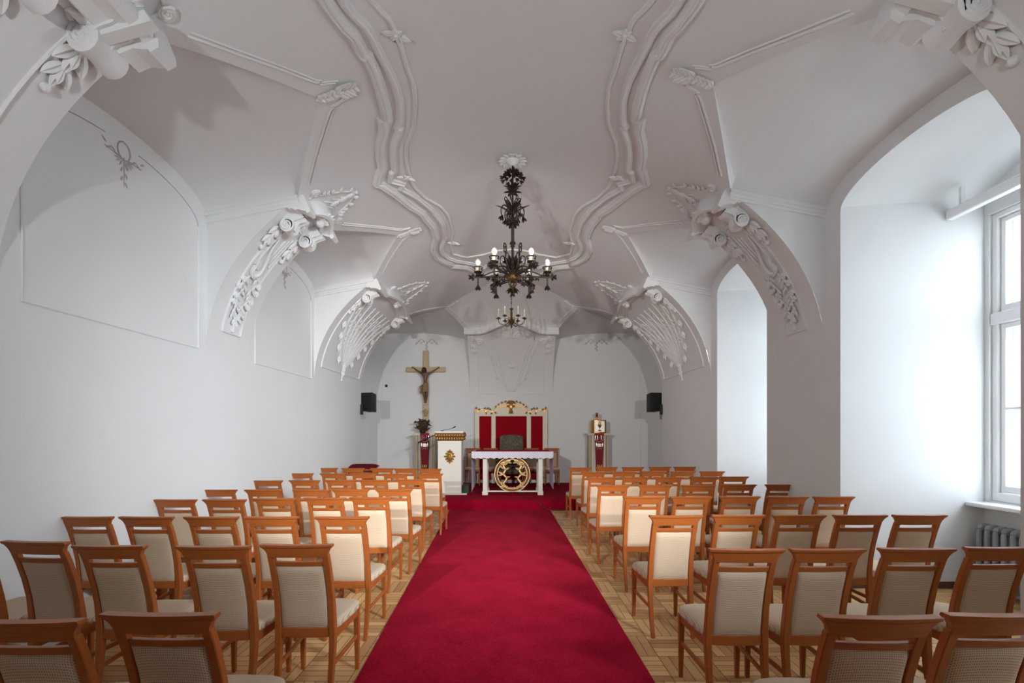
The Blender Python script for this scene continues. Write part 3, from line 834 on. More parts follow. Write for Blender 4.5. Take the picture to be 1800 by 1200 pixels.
# ------------------------------------------------------------------ windows, sills, radiator, pelmet
def window(n, o, label):
    ya, yb, za, zb, yc, wi = o
    root = thing('window_%d' % n, label, 'window', (XW, yc, za), kind='structure')
    x = XW + .06
    fr = MB(); t = .06
    zt = 2.84
    fr.box(x - .03, x + .09, ya, ya + t, za, zb).box(x - .03, x + .09, yb - t, yb, za, zb).box(x - .031, x + .089, ya, yb, zb - t, zb).box(x - .031, x + .089, ya, yb, za, za + .09).box(x - .05, x + .10, ya, yb, zt - .075, zt + .045)
    fr.box(x - .032, x + .088, yc - .05, yc + .05, za, zb)
    fr.bevel(.008).build('window_frame', M['white'], root)
    for xo, nm in ((x + .02, 'sash'), (x + .24, 'sash')):
        for y0, y1 in ((ya + t, yc - .05), (yc + .05, yb - t)):
            for z0, z1, bar in ((za + .09, zt - .075, True), (zt + .045, zb - t, False)):
                sb = MB(); q = .05 if xo < x + .1 else .035
                y0_, y1_ = y0 + .005, y1 - .005; z0_, z1_ = z0 + .005, z1 - .005
                sb.box(xo - .02, xo + .025, y0_, y0_ + q, z0_, z1_).box(xo - .02, xo + .025, y1_ - q, y1_, z0_, z1_).box(xo - .021, xo + .024, y0_, y1_, z0_, z0_ + q + .02).box(xo - .021, xo + .024, y0_, y1_, z1_ - q, z1_)
                if bar: sb.box(xo - .015, xo + .018, y0_, y1_, 1.875, 1.905)
                s_ = sb.bevel(.006).build('sash', M['white'], root)
                MB().box(xo - .002, xo + .002, y0_ + .03, y1_ - .03, z0_ + .03, z1_ - .03).build('pane', M['glass'], s_)
    ou = MB(); t = .035
    x2 = x + .22
    ou.box(x2 - .03, x2 + .09, ya, ya + t, za, zb).box(x2 - .03, x2 + .09, yb - t, yb, za, zb).box(x2 - .031, x2 + .089, ya, yb, zb - t, zb).box(x2 - .031, x2 + .089, ya, yb, za, za + .09).box(x2 - .03, x2 + .09, ya, yb, zt - .07, zt + .04).box(x2 - .032, x2 + .088, yc - .05, yc + .05, za, zb)
    ou.bevel(.008).build('outer_frame', M['white'], root)
    MB().box(4.79, XW + .03, yc - wi + .01, yc + wi - .005, za - .055, za - .012).bevel(.012, 2).build('window_sill', M['white'], root)
window(1, OPEN[0], 'tall white double window behind the viewer')
window(2, OPEN[1], 'tall white double casement window above the grey radiator')
window(3, OPEN[2], 'tall white double window hidden in the farther deep recess')
r = thing('radiator', 'grey cast iron column radiator under the white window sill', 'radiator', (4.85, 4.5, 0))
NR = 15
for i in range(NR):
    y = 5.02 - .085 * i; m = MB()
    for x in (4.80, 4.86, 4.92):
        m.tube([V((x, y, .12)), V((x, y, .16)), V((x, y, .62)), V((x, y, .66))], [.02, .024, .024, .02], 8)
    m.blob((4.86, y, .67), (.09, 0, 0), (0, .036, 0), (0, 0, .045)); m.blob((4.86, y, .12), (.09, 0, 0), (0, .036, 0), (0, 0, .04))
    m.build('column', M['radiator'], r)
MB().tube([V((4.86, 5.0, .12)), V((4.86, 3.83, .12))], .018, 8).tube([V((4.86, 5.0, .64)), V((4.86, 3.83, .64))], .018, 8).build('header_pipe', M['radiator'], r)
m = MB().box(4.82, 4.9, 4.90, 4.93, 0, .12).box(4.82, 4.9, 3.88, 3.91, 0, .12); m.build('foot', M['radiator'], r)
p = thing('curtain_pelmet', 'white boxed curtain rail across the deep window recess', 'curtain rail', (4.62, 4.45, 3.88))
MB().box(4.58, 4.66, OPEN[1][4] - OPEN[1][5] + .01, OPEN[1][4] + OPEN[1][5] - .01, 3.88, 3.98).bevel(.008).build('rail_board', M['white'], p)
for y in (3.6, 5.0): MB().box(4.6, 4.64, y, y + .03, 3.98, 4.16).build('rail_hanger', M['white'], p)
# ------------------------------------------------------------------ chairs
def sweep_rect(st):
    """st: (x, y, z, halfx, halfy) stations -> loops"""
    return [[V((x - hx, y - hy, z)), V((x + hx, y - hy, z)), V((x + hx, y + hy, z)), V((x - hx, y + hy, z))] for x, y, z, hx, hy in st]
POST = [(0, -.262), (.12, -.228), (.26, -.205), (.42, -.192), (.50, -.196), (.62, -.212), (.74, -.240), (.85, -.275), (.93, -.306)]
def posty(z):
    for (z0, y0), (z1, y1) in zip(POST, POST[1:]):
        if z <= z1: return lerp(y0, y1, (z - z0) / (z1 - z0))
    return POST[-1][1] - (z - .93) * .4
def make_chair(label):
    c = thing('wooden_chair', label, 'chair', (0, 0, 0), 'wooden chairs set out in rows facing the altar')
    # seat cushion
    m = MB(); rows = []
    def so(t):     # outline of the seat
        a = 2 * PI * t; e = .34
        x = math.copysign(abs(math.cos(a)) ** e, math.cos(a)); y = math.copysign(abs(math.sin(a)) ** e, math.sin(a))
        w = lerp(.184, .217, (y + 1) / 2); yy = .028 + y * .222 + (.02 * (1 - x * x) if y > 0 else 0)
        return x * w, yy
    N = 40
    for sc, z in ((.95, .428), (.99, .432), (1, .445), (1, .458), (.985, .470), (.94, .479), (.85, .485), (.6, .490), (.25, .492)):
        rows.append([V((so(k / N)[0] * sc, .028 + (so(k / N)[1] - .028) * sc, z)) for k in range(N)])
    m.loops(rows).build('seat', M['fabric'], c, smooth=60)
    # frame under the seat
    m = MB()
    for sg in (-1, 1):
        m.loops([[V((sg * (x - .011), y, z0)), V((sg * (x + .011), y, z0)), V((sg * (x + .011), y, .430)), V((sg * (x - .011), y, .430))] for x, y, z0 in ((.165, -.185, .372), (.174, 0, .374), (.186, .205, .376))])
    m.box(-.184, .184, .200, .224, .378, .429)
    m.bevel(.003).build('seat_frame', M['wood'], c)
    # legs
    for sg in (-1, 1):
        m = MB()
        m.loops(sweep_rect([(sg * lerp(.160, .166, min(1, z / .45)) if z < .45 else sg * lerp(.163, .161, (z - .45) / .5), y, z, lerp(.015, .019, min(1, z / .4)), lerp(.015, .022, min(1, z / .4)) if z < .6 else .018) for z, y in POST]))
        m.bevel(.004).build('leg', M['wood'], c)
        m = MB(); m.loops(sweep_rect([(sg * .188, .212, 0, .013, .013), (sg * .187, .208, .25, .017, .017), (sg * .186, .206, .432, .019, .019)]))
        m.bevel(.004).build('leg', M['wood'], c)
        m = MB(); m.loops([[V((sg * x - .009, y, z - .014)), V((sg * x + .009, y, z - .014)), V((sg * x + .009, y, z + .014)), V((sg * x - .009, y, z + .014))] for x, y, z in ((.164, -.205, .225), (.185, .205, .235))])
        m.bevel(.003).build('stretcher', M['wood'], c)
    # crest rail: flared ends, slight backward bow
    m = MB(); rows = []
    sec = [(.912, .172), (.918, .176), (.935, .178), (.950, .184), (.963, .193), (.972, .203), (.978, .208), (.979, .210), (.993, .210)]
    NX = 10
    def cy(x, z): return posty(z) - .016 * (1 - (x / .2) ** 2)
    front = [[V((w * lerp(-1, 1, i / NX), cy(w * lerp(-1, 1, i / NX), z) + .015 + (.006 if z > .976 else 0), z)) for i in range(NX + 1)] for z, w in sec]
    back = [[V((w * lerp(1, -1, i / NX), cy(w * lerp(1, -1, i / NX), z) - .015 - (.006 if z > .976 else 0), z)) for i in range(NX + 1)] for z, w in sec]
    m.loops([f + b for f, b in zip(front, back)]).bevel(.002).build('crest_rail', M['wood'], c)
    for z0, z1 in ((.853, .884), (.396, .455)):
        m = MB(); rows = []
        for i in range(9):
            x = lerp(-.148, .148, i / 8); b = -.010 * (1 - (x / .15) ** 2)
            rows.append([V((x, posty(z) + b + d, z)) for z, d in ((z0, -.013), (z1, -.013), (z1, .013), (z0, .013))])
        m.loops(rows).bevel(.003).build('back_rail', M['wood'], c)
    # upholstered back panel
    m = MB(); NX, NZ = 16, 16; fr = []; bk = []
    for j in range(NZ + 1):
        v = lerp(-1, 1, j / NZ); z = lerp(.4545, .8535, j / NZ); rf = []; rb = []
        for i in range(NX + 1):
            u = lerp(-1, 1, i / NX); x = u * .1475
            t = .006 + .014 * ((1 - abs(u) ** 8) * (1 - abs(v) ** 8)) ** .5
            y = posty(z) - .010 * (1 - u * u)
            rf.append(V((x, y + t + .004, z))); rb.append(V((x, y - t, z)))
        fr.append(rf); bk.append(rb)
    m.loops([f + b[::-1] for f, b in zip(fr, bk)])
    m.build('back_panel', M['fabric'], c, smooth=60)
    return c
ROWS_L = [  # picture rows of crest rails, wall side, nearest first: (crest centre, crest top)
    [(45, 1086), (292, 1074)],
    [(-80, 952), (66, 950), (196, 957), (378, 958), (527, 955)],
    [(153, 907), (260, 907), (373, 907), (479, 907), (605, 907)],
    [(309, 877), (396, 877), (484, 875), (572, 874), (654, 873)],
    [(385, 860), (464, 860), (548, 860), (617, 859.5), (695, 859.5)],
    [(470, 844), (536, 843.5), (599, 843), (658, 843), (724, 842)],
    [(528, 831.5), (586, 831.5), (640, 831.5), (695, 832), (757, 832)],
    [(574, 822), (621, 822.5), (672, 822.5), (713, 823), (757, 823.5)]]
ROWS_R = [
    [(1542, 1079), (1755, 1075)],
    [(1310, 963), (1452, 963), (1608, 962), (1756, 960)],
    [(1187, 905), (1296, 904), (1403, 904), (1510, 904), (1614, 904)],
    [(1131, 872), (1214, 872), (1299, 871.5), (1383, 872), (1464, 872)],
    [(1077, 852), (1151, 852), (1227, 852), (1299, 851), (1374, 851)],
    [(1056, 838.5), (1116, 838), (1175, 838), (1237, 837.5), (1290, 837)],
    [(1043, 829), (1097, 828.5), (1148, 828), (1200, 828), (1251, 828)],
    [(1019, 821.5), (1066, 820.5), (1112, 820.5), (1160, 820), (1203, 820)]]
ROWN = ['rearmost row', 'second row from rear', 'third row from rear', 'fourth row from rear', 'fourth row from altar', 'third row from altar', 'second row from altar', 'front row by the altar']
NTH = ['beside the carpet', 'second from carpet', 'third from carpet', 'fourth from carpet', 'fifth from carpet']
proto = None; rnd = random.Random(21)
for side, rows in (('blank wall', ROWS_L), ('window', ROWS_R)):
    for ri, row in enumerate(rows):
        order = sorted(range(len(row)), key=lambda i: abs(row[i][0] - HX))
        for k, i in enumerate(order):
            px, py = row[i]
            Y = F * (EYE - .993) / (py - HY); X = (px - HX) / F * Y
            if px < HX and k == 0: X -= .012
            lab = 'beech chair on the %s side, %s, %s' % (side, ROWN[ri], NTH[k])
            rz = math.radians(rnd.uniform(-1.2, 1.2)) + (.02 if px < HX else -.02) * 0
            if (side, ri, i) == ('blank wall', 1, 1): rz = math.radians(-5)
            if proto is None: proto = make_chair(lab); o = proto
            else: o = dup(proto, lab)
            o.rotation_euler = (0, 0, rz)
            o.location = (X - .315 * math.sin(rz), Y + .315 * math.cos(rz), 0)
            o['category'] = 'chair'
# the four chairs behind the altar, facing the rows
for px, lab, a in ((831, 'beech chair behind the altar table, nearest the cream lectern', PI + .04), (862, 'beech chair behind the altar, between the lectern side chair and the armchair', PI), (935, 'beech chair behind the altar, between the armchair and the tabernacle side chair', PI), (970, 'beech chair behind the altar, nearest the gilt tabernacle pedestal', PI - .06)):
    o = dup(proto, lab, ((px - HX) / F * 13.38, 13.38, .205), a, 'beech chairs behind the altar')
# ------------------------------------------------------------------ carpets and podium
PZ = .205; PY = 10.36
pd = thing('altar_podium', 'low altar platform covered in dark red carpet', 'platform', (0, PY, 0))
MB().box(-2.95, 2.95, PY, YE - .005, .004, PZ).bevel(.012, 2).build('platform_body', M['podium'], pd)
x0, x1 = -1.313, .816; xa, xb = lerp(x0, -1.044, 10.36 / 7.142), lerp(x1, .942, 10.36 / 7.142)
m = MB(); n = 40
top = []; 
rows = []
for i in range(n + 1):
    t = i / n; y = lerp(-1.2, PY - .01, t); a = lerp(-1.044 + (-1.2 - 3.218) * (-1.313 + 1.044) / 7.142, x0, t); b = lerp(.942 + (-1.2 - 3.218) * (.816 - .942) / 7.142, x1, t)
    a += .014
    rows.append([V((a, y, .002)), V((a, y, .010)), V((a + .01, y, .013)), V((b - .01, y, .013)), V((b, y, .010)), V((b, y, .002))])
m.loops(rows)
tag(m.build('aisle_carpet', M['carpet'], origin=(0, 4, 0)), 'long crimson carpet runner down the middle of the parquet', 'carpet')

# ------------------------------------------------------------------ altar table
AY = 11.2
at = thing('altar_table', 'cream altar table with open gilt wreath roundel between its legs', 'altar', (.02, AY + .4, PZ))
ax0, ax1 = -.66, .72
MB().box(-.87, .915, AY - .10, AY + .88, 1.15, 1.20).bevel(.006).build('tabletop', M['ivory'], at)
for x in (ax0 + .055, ax1 - .055):
    for y in (AY, AY + .74):
        m = MB().box(x - .05, x + .05, y, y + .1, PZ + .08, 1.15).box(x - .065, x + .065, y - .015, y + .115, PZ + .001, PZ + .085)
        m.bevel(.005).build('leg', M['ivory'], at)
MB().box(ax0 + .1, ax1 - .1, AY + .03, AY + .08, PZ + .065, PZ + .10).bevel(.004).build('foot_rail', M['ivory'], at)
rc = V((.02, AY + .03, .685)); R = .41
rg = MB()
def ring(mb, r0, r1, y0, y1, n=56):
    rows = []
    for i in range(n):
        a = 2 * PI * i / n; cs, sn = math.cos(a), math.sin(a)
        rows.append([rc + V((r * cs, y, r * sn)) for r, y in ((r0, y0), (r1, y0), (r1, y1), (r0, y1))])
    mb.grid(rows, True, True)
ring(rg, R - .070, R - .010, -.012, .03); rgo = rg.build('roundel_ring', M['oldgold'], at)
m = MB(); ring(m, R - .014, R, -.03, .04); ring(m, R - .080, R - .066, -.03, .04); m.build('roundel_rim', M['palegold'], rgo)
wr_ = MB(); rnd = random.Random(9)
for sg in (-1, 1):
    cs = [(.10, -.30), (.20, -.22), (.13, -.10), (.20, .0), (.16, .10), (.20, .20), (.10, .29), (.04, .31)]
    q = smooth_path([(sg * x, 0, z) for x, z in cs], 6)
    wr_.tube([rc + p for p in q], [.022 if 4 < i < len(q) - 6 else .014 for i in range(len(q))], 6)
    for (bx, bz, dx, dz, L, W) in ((.20, -.22, -.6, -.8, .17, .08), (.20, -.22, .6, .3, .15, .07), (.15, -.08, -.8, .2, .12, .07), (.18, -.02, .9, .5, .18, .09), (.19, .0, .9, -.2, .16, .07), (.17, .1, -.9, .4, .13, .08), (.19, .12, .8, .6, .15, .08), (.18, .2, -.7, .7, .16, .09), (.19, .2, .7, .5, .13, .08), (.12, .28, -.8, -.2, .13, .08), (.1, .3, .9, -.1, .15, .08), (.1, -.31, -1, -.1, .15, .07), (.14, -.28, .9, -.1, .13, .07)):
        wr_.leaf(rc + V((sg * bx, -.02, bz)), V((sg * dx, 0, dz)), V((0, -1, 0)), L * .9, W * .62, .022, curl=.15)
    for z, x in ((-.30, .15), (.27, .16)): wr_.tube([rc + V((sg * x, 0, z)), rc + V((sg * (x + .12), 0, z * .93))], .018, 6)
wr_.build('roundel_foliage', M['palegold'], at)
# cloths
cl = thing('altar_cloth', 'white lace edged linen cloth hanging over the altar table', 'tablecloth', (.02, AY + .4, 1.2))
xl, xr = -.902, .947; yf = AY - .125
m = MB(); m.grid([[V((x, y, 1.206)) for x in (xl, 0, xr)] for y in (yf, AY + .9)]); m.grid([[V((x, y, 1.202)) for x in (xl, 0, xr)] for y in (yf, AY + .9)])
for x, b0 in ((xl, .30), (xr, .35)):
    rows = []
    for i in range(25):
        t = i / 24; y = lerp(yf, AY + .9, t); zb = b0 + .05 * t
        rows.append([V((x + .012 * math.sin(t * 22) * (1 - k / 6), y, lerp(zb, 1.206, k / 6))) for k in range(7)])
    m.grid(rows)
m.build('linen', M['linen'], cl)
m = MB(); rows = []
n = 110
for i in range(n + 1):
    t = i / n; x = lerp(xl, xr, t); sc = abs(math.sin(PI * 13 * t)) ** .7
    zb = 1.075 - .028 * sc
    rows.append([V((x, yf - .006 - .006 * math.sin(x * 30) * (1 - k / 6), lerp(zb, 1.208, k / 6))) for k in range(7)])
m.grid(rows); m.build('lace_border', M['lace'], cl)
rn = MB().box(-.84, .90, AY - .08, AY + .86, 1.208, 1.216).bevel(.003)
tag(rn.build('altar_runner', M['runner'], origin=(.02, AY + .4, 1.208)), 'red cloth lying flat on top of the white altar cloth', 'cloth')
# microphone standing at the altar
mi = thing('altar_microphone', 'thin dark table microphone standing at the front edge of the altar', 'microphone', (.07, AY - .03, 1.216))
MB().lathe([(.03, 0), (.03, .012), (.008, .018)], (.07, AY - .03, 1.216), 12).build('base', M['black'], mi)
MB().tube(smooth_path([(.07, AY - .03, 1.23), (.07, AY - .05, 1.27), (.06, AY - .10, 1.285)], 4), .004, 6).build('stem', M['black'], mi)
# cable
cb = MB().tube(smooth_path([(.17, AY + .2, .23), (.32, AY - .2, .215), (.45, AY - .6, .213), (.56, PY - .01, .20), (.62, PY - .03, .10), (.85, PY - .12, .019), (1.3, PY - .05, .008), (2.2, PY - .06, .008)], 8), .007, 6)
tag(cb.build('power_cable', M['cable'], origin=(.56, PY, .2)), 'thin dark cable running from the altar over the podium edge', 'cable')

# ------------------------------------------------------------------ reredos with red panels
RY = 13.86; k = 62.3 * 13.8 / 13.86
rr = thing('reredos', 'cream panelled reredos with three red velvet fields and gilt rocaille crest', 'reredos', (0, RY, PZ))
def RX(c): return (c / 5.4542 + 780 - HX) * RY / F
def RZ(c): return EYE - (c / 5.4542 + 680 - HY) * RY / F
ol = [(300, 240), (303, 225), (320, 222), (345, 236), (360, 222), (385, 218), (410, 226), (440, 236), (468, 246), (492, 232), (500, 208), (520, 190), (555, 172), (590, 158), (620, 150), (645, 146)]
full = ol + [(1290 - x, z) for x, z in ol[::-1][1:]]
m = MB(); pz = PZ + .001
for x0_, x1_ in ((300, 342), (458, 498), (795, 835), (948, 992)):
    m.box(RX(x0_), RX(x1_), RY - .07, RY + .07, pz, RZ(268))
m.build('stile', M['cream'], rr)
m = MB(); rows_t = [V((RX(x), RY - .068, RZ(z))) for x, z in full]; rows_b = [V((RX(x), RY - .068, RZ(280))) for x, z in full]
m.loops([[a, b, b + V((0, .136, 0)), a + V((0, .136, 0))] for a, b in zip(rows_t, rows_b)])
m.build('crest_board', M['cream'], rr)
for x0_, x1_ in ((342, 458), (498, 795), (835, 948)):
    MB().box(RX(x0_) - .005, RX(x1_) + .005, RY - .02, RY + .03, pz + .1, RZ(277)).build('velvet_field', M['velvet'], rr)
gm = MB()
top = [V((RX(x), RY - .075, RZ(z) + .012)) for x, z in full]
gm.tube(top, .011, 6)
gm.tube([p + V((0, -.004, -.075)) for p in top[9:-9]], .008, 6)
for sg in (-1, 1):
    def G(x, z): return V((RX(645 + sg * (x - 645) if sg > 0 else 1290 - x) if False else RX(645 + sg * (645 - x)), RY - .085, RZ(z)))
    # scrolls either side of the cartouche and at the outer corners
    for cx, cz, R_ in ((598, 190, .045), (330, 236, .04), (468, 242, .03), (405, 235, .025)):
        c = G(cx, cz); gm.tube([c + V((math.cos(t) * R_ * (1 - t / 14), 0, math.sin(t) * R_ * (1 - t / 14))) for t in [j * .5 for j in range(22)]], .010, 6)
    for cx, cz, dx, dz, L in ((313, 215, .1, 1, .08), (330, 222, .7, .5, .07), (392, 215, .3, 1, .07), (415, 212, .8, .6, .08), (405, 240, .3, -1, .08), (450, 222, -.4, 1, .06), (470, 245, -.6, -.6, .08), (505, 200, -.4, .9, .07), (530, 180, -.3, .9, .07), (560, 164, -.2, 1, .08), (585, 152, .5, 1, .08), (490, 238, .6, -.7, .08), (600, 160, .9, .6, .08)):
        gm.leaf(G(cx, cz), V((-sg * dx, 0, dz)), V((0, -1, 0)), L, .045, .03, curl=.2)
gm.build('gilt_rocaille', M['gold'], rr)
gm = MB(); c = V((RX(645), RY - .09, RZ(190)))
gm.blob(c, (.055, 0, 0), (0, .03, 0), (0, 0, .09))
for t in (-1, -.5, 0, .5, 1): gm.leaf(c + V((0, 0, .05)), V((t * .8, 0, 1)), V((0, -1, 0)), .15, .055, .03, curl=.15)
for t in (-.35, 0, .35): gm.leaf(c + V((0, 0, -.05)), V((t, 0, -1)), V((0, -1, 0)), .17, .05, .03)
for sg in (-1, 1): gm.leaf(c + V((sg * .04, 0, 0)), V((sg, 0, .3)), V((0, -1, 0)), .10, .06, .03)
gm.build('gilt_cartouche', M['gold'], rr)

# presider's armchair
ac = thing('armchair', 'armchair with arched dark green brocade back behind the altar', 'armchair', (0, 12.95, PZ))
w = .315; yb_ = 13.10
m = MB(); prof = [(-w, .62), (-w, 1.44)] + [(w * math.sin(t), 1.50 + .075 * math.cos(t * .9)) for t in [lerp(-1.45, 1.45, i / 14) for i in range(15)]] + [(w, 1.44), (w, .62)]
m.prism(prof, lambda a, b, t: V((a, yb_ + t + (b - .6) * .08, b)), -.04, .04).bevel(.02, 2).build('backrest', M['brocade'], ac)
MB().box(-.30, .30, 12.58, 13.06, .56, .68).bevel(.03, 2).build('seat', M['brocade'], ac)
for sg in (-1, 1):
    m = MB().tube(smooth_path([(sg * .32, 13.08, .92), (sg * .34, 12.85, .93), (sg * .34, 12.62, .90), (sg * .33, 12.58, .86)], 4), .026, 8)
    m.tube([V((sg * .33, 12.64, .90)), V((sg * .32, 12.66, .62))], .02, 8); m.build('armrest', M['darkwood'], ac)
    for y in (12.62, 13.08):
        MB().tube(smooth_path([(sg * .29, y, .58), (sg * .30, y - .01, .42), (sg * .28, y, PZ + .002)], 4), [.026] * 4 + [.022] * 4 + [.018], 8).build('leg', M['darkwood'], ac)

# ------------------------------------------------------------------ lectern
ly = 11.28; sx = F / ly
def LX(p): return (p - HX) / sx
lx0, lx1 = LX(769.5), LX(811); lc = (lx0 + lx1) / 2
le = thing('lectern', 'tall cream lectern with gilt egg moulding and gilt oval emblem', 'lectern', (lc, ly + .2, PZ))
zt = EYE - (774.5 - HY) / sx
MB().box(lx0, lx1, ly, ly + .42, PZ + .035, zt).bevel(.006).build('body', M['ivory'], le)
MB().box(lx0 - .05, lx1 + .13, ly - .06, ly + .46, PZ + .001, PZ + .036).bevel(.006).build('base_plate', M['ivory'], le)
ztop = EYE - (760.5 - HY) / sx
m = MB(); lo = [(0, zt), (.02, zt + .015), (.025, zt + .05), (.045, zt + .08), (.05, zt + .12), (.06, zt + .125), (.06, ztop)]
m.loops([[V((lx0 - d, ly - d, z)), V((lx1 + d, ly - d, z)), V((lx1 + d, ly + .42 + d, z)), V((lx0 - d, ly + .42 + d, z))] for d, z in lo])
m.build('cornice', M['oldgold'], le)
m = MB()
for rw, (z, d, n, r) in enumerate(((zt + .125, .058, 11, .030), (zt + .05, .040, 11, .036))):
    for i in range(n):
        x = lerp(lx0 - d + .03, lx1 + d - .03, i / (n - 1)); m.blob((x, ly - d, z), (.024, 0, 0), (0, .02, 0), (0, 0, r), 8, 6)
    for i in range(7):
        y = lerp(ly - d + .03, ly + .42 + d - .03, i / 6)
        for x in (lx0 - d, lx1 + d): m.blob((x, y, z), (.02, 0, 0), (0, .024, 0), (0, 0, r), 8, 6)
m.build('egg_moulding', M['gold'], le)
MB().add([(lx0 - .05, ly - .05, ztop + .0), (lx1 + .05, ly - .05, ztop), (lx1 + .05, ly + .47, ztop + .0), (lx0 - .05, ly + .47, ztop), (lx0 - .05, ly - .05, ztop + .035), (lx1 + .05, ly - .05, ztop + .035), (lx1 + .05, ly + .47, ztop + .01), (lx0 - .05, ly + .47, ztop + .01)], [(0, 1, 2, 3), (4, 5, 6, 7), (0, 1, 5, 4), (1, 2, 6, 5), (2, 3, 7, 6), (3, 0, 4, 7)]).build('book_rest', M['ivory'], le)
c = V((lc + .005, ly - .012, EYE - (802 - HY) / sx))
m = MB().blob(c, (.075, 0, 0), (0, .025, 0), (0, 0, .105), 16, 8)
for i in range(12):
    a = 2 * PI * i / 12; d = V((math.cos(a), 0, math.sin(a) * 1.2)); m.leaf(c + V((.065 * math.cos(a), 0, .095 * math.sin(a))), d, V((0, -1, 0)), .055 + (.02 if i % 3 == 0 else 0), .045, .025)
for a in range(5): m.tube([c + V((-.04 + .02 * a, -.022, -.05)), c + V((-.03 + .015 * a, -.026, .06))], .007, 5)
m.build('oval_emblem', M['gold'], le)
mc = thing('gooseneck_microphone', 'thin gooseneck microphone curving up from the lectern top', 'microphone', (LX(776), ly + .1, ztop + .03))
MB().lathe([(.035, 0), (.035, .015), (.01, .02)], (LX(776), ly + .1, ztop + .037), 12).build('base', M['black'], mc)
MB().tube(smooth_path([(LX(776), ly + .1, ztop + .04), (LX(781), ly + .08, ztop + .07), (LX(790), ly + .05, ztop + .09), (LX(796), ly + .03, ztop + .115)], 5), .005, 6).build('stem', M['black'], mc)
MB().tube([(LX(796), ly + .03, ztop + .115), (LX(800.5), ly + .01, ztop + .145)], [.012, .014], 8).build('capsule', M['black'], mc)
mb_ = thing('microphone_boom', 'dark boom microphone reaching sideways from behind the lectern', 'microphone', (LX(765), ly + .62, PZ))
MB().tube([(LX(765), ly + .62, PZ + .02), (LX(765), ly + .62, ztop - .03)], .011, 8).lathe([(.14, 0), (.14, .015), (.02, .025)], (LX(765), ly + .62, PZ + .002), 16).build('stand', M['black'], mb_)
MB().tube([(LX(766), ly + .62, ztop + .0), (LX(757), ly + .5, ztop - .06), (LX(738), ly + .3, ztop - .19)], .010, 8).build('boom_arm', M['black'], mb_)
MB().tube([(LX(738), ly + .3, ztop - .19), (LX(731), ly + .26, ztop - .235)], [.012, .02], 8).build('capsule', M['black'], mb_)
gb = thing('green_box', 'dark green box on the red podium beside the lectern', 'box', (LX(818), ly + .2, PZ))
MB().box(lx1 + .02, LX(824.5), ly + .05, ly + .32, PZ + .037, PZ + .195).bevel(.006).build('box_body', M['greenbox'], gb)
MB().box(lx1 + .015, LX(825), ly + .045, ly + .325, PZ + .196, PZ + .215).bevel(.004).build('lid', M['greenbox'], gb)

# ------------------------------------------------------------------ pedestals with their cloths
def pedestal(cx, cy, top, lab):
    p = thing('pedestal', lab, 'pedestal', (cx, cy, PZ))
    w = .28
    MB().box(cx - w, cx + w, cy - .20, cy + .2, PZ + .001, PZ + .07).bevel(.006).build('plinth', M['tan'], p)
    MB().box(cx - .20, cx + .20, cy - .12, cy + .16, PZ + .07, top - .055).build('core', M['ivory'], p)
    for sg in (-1, 1):
        for x0_, x1_, mm in ((.205, .265, 'tan'), (.135, .19, 'cream')):
            m = MB().box(cx + sg * x0_, cx + sg * x1_, cy - .17, cy + .17 if mm == 'tan' else cy - .12, PZ + .07, top - .055)
            if mm == 'cream':
                for q in (.145, .163, .18): m.tube([V((cx + sg * q, cy - .172, PZ + .1)), V((cx + sg * q, cy - .172, top - .09))], .006, 5)
            m.build('pilaster', M[mm], p)
    MB().box(cx - w - .03, cx + w + .03, cy - .24, cy + .22, top - .055, top - .025).box(cx - w - .05, cx + w + .05, cy - .26, cy + .24, top - .025, top).bevel(.006).build('top_slab', M['cream'], p)
    return p
def drape(cx, cy, top, lab):
    q = thing('embroidered_cloth', lab, 'cloth', (cx, cy - .19, top))
    m = MB(); rows = []
    for i in range(17):
        t = i / 16; hw = lerp(.125, .085, t); z = lerp(top + .004, top - 1.0, t)
        rows.append([V((cx + hw * (j / 4 - 1), cy - .272 + (.004 if j % 2 else 0) + (.0 if i else 0), z)) for j in range(9)])
    m.grid(rows); m.grid([[V((cx + .125 * (j / 4 - 1), y, top + .004)) for j in range(9)] for y in (cy - .272, cy - .1)])
    m.build('cloth_panel', M['claret'], q)
    m = MB(); Yc = cy - .276
    m.tube([V((cx - .10, Yc, top - .06)), V((cx - .11, Yc, top - .16)), V((cx - .06, Yc, top - .21)), V((cx, Yc, top - .225)), V((cx + .06, Yc, top - .21)), V((cx + .11, Yc, top - .16)), V((cx + .10, Yc, top - .06))], .012, 5)
    for x in (-.05, .05): m.tube([V((cx + x, Yc, top - .05)), V((cx + x, Yc, top - .17))], .009, 5)
    m.tube([V((cx - .05, Yc, top - .11)), V((cx + .05, Yc, top - .11))], .009, 5)
    m.box(cx - .045, cx + .045, Yc - .004, Yc, top - .36, top - .27)
    for x in (-.07, .07): m.leaf(V((cx + x, Yc, top - .37)), V((x, 0, .6)), V((0, -1, 0)), .13, .05, .012)
    m.tube([V((cx - .075, Yc, top - .41)), V((cx + .075, Yc, top - .41))], .013, 5)
    m.build('silver_embroidery', M['silver'], q)
    m = MB()
    for x in (-.04, 0, .04): m.leaf(V((cx + x, Yc, top - .95)), V((x * 2, 0, 1)), V((0, -1, 0)), .12, .04, .012)
    m.build('gold_embroidery', M['gold'], q)
    return q
py_ = 13.3; pk = F / py_
ptop = EYE - (761.5 - HY) / pk
for px, lab, l2 in ((748.5, 'cream pedestal under the crucifix flowers, half hidden by the lectern', 'claret cloth with silver embroidery hanging from the pedestal below the crucifix'), (1051.5, 'cream pedestal carrying the gilt tabernacle', 'claret cloth with silver embroidery hanging below the gilt tabernacle')):
    cx = (px - HX) / pk
    pedestal(cx, py_ + .1, ptop, lab); drape(cx, py_ + .1, ptop, l2)
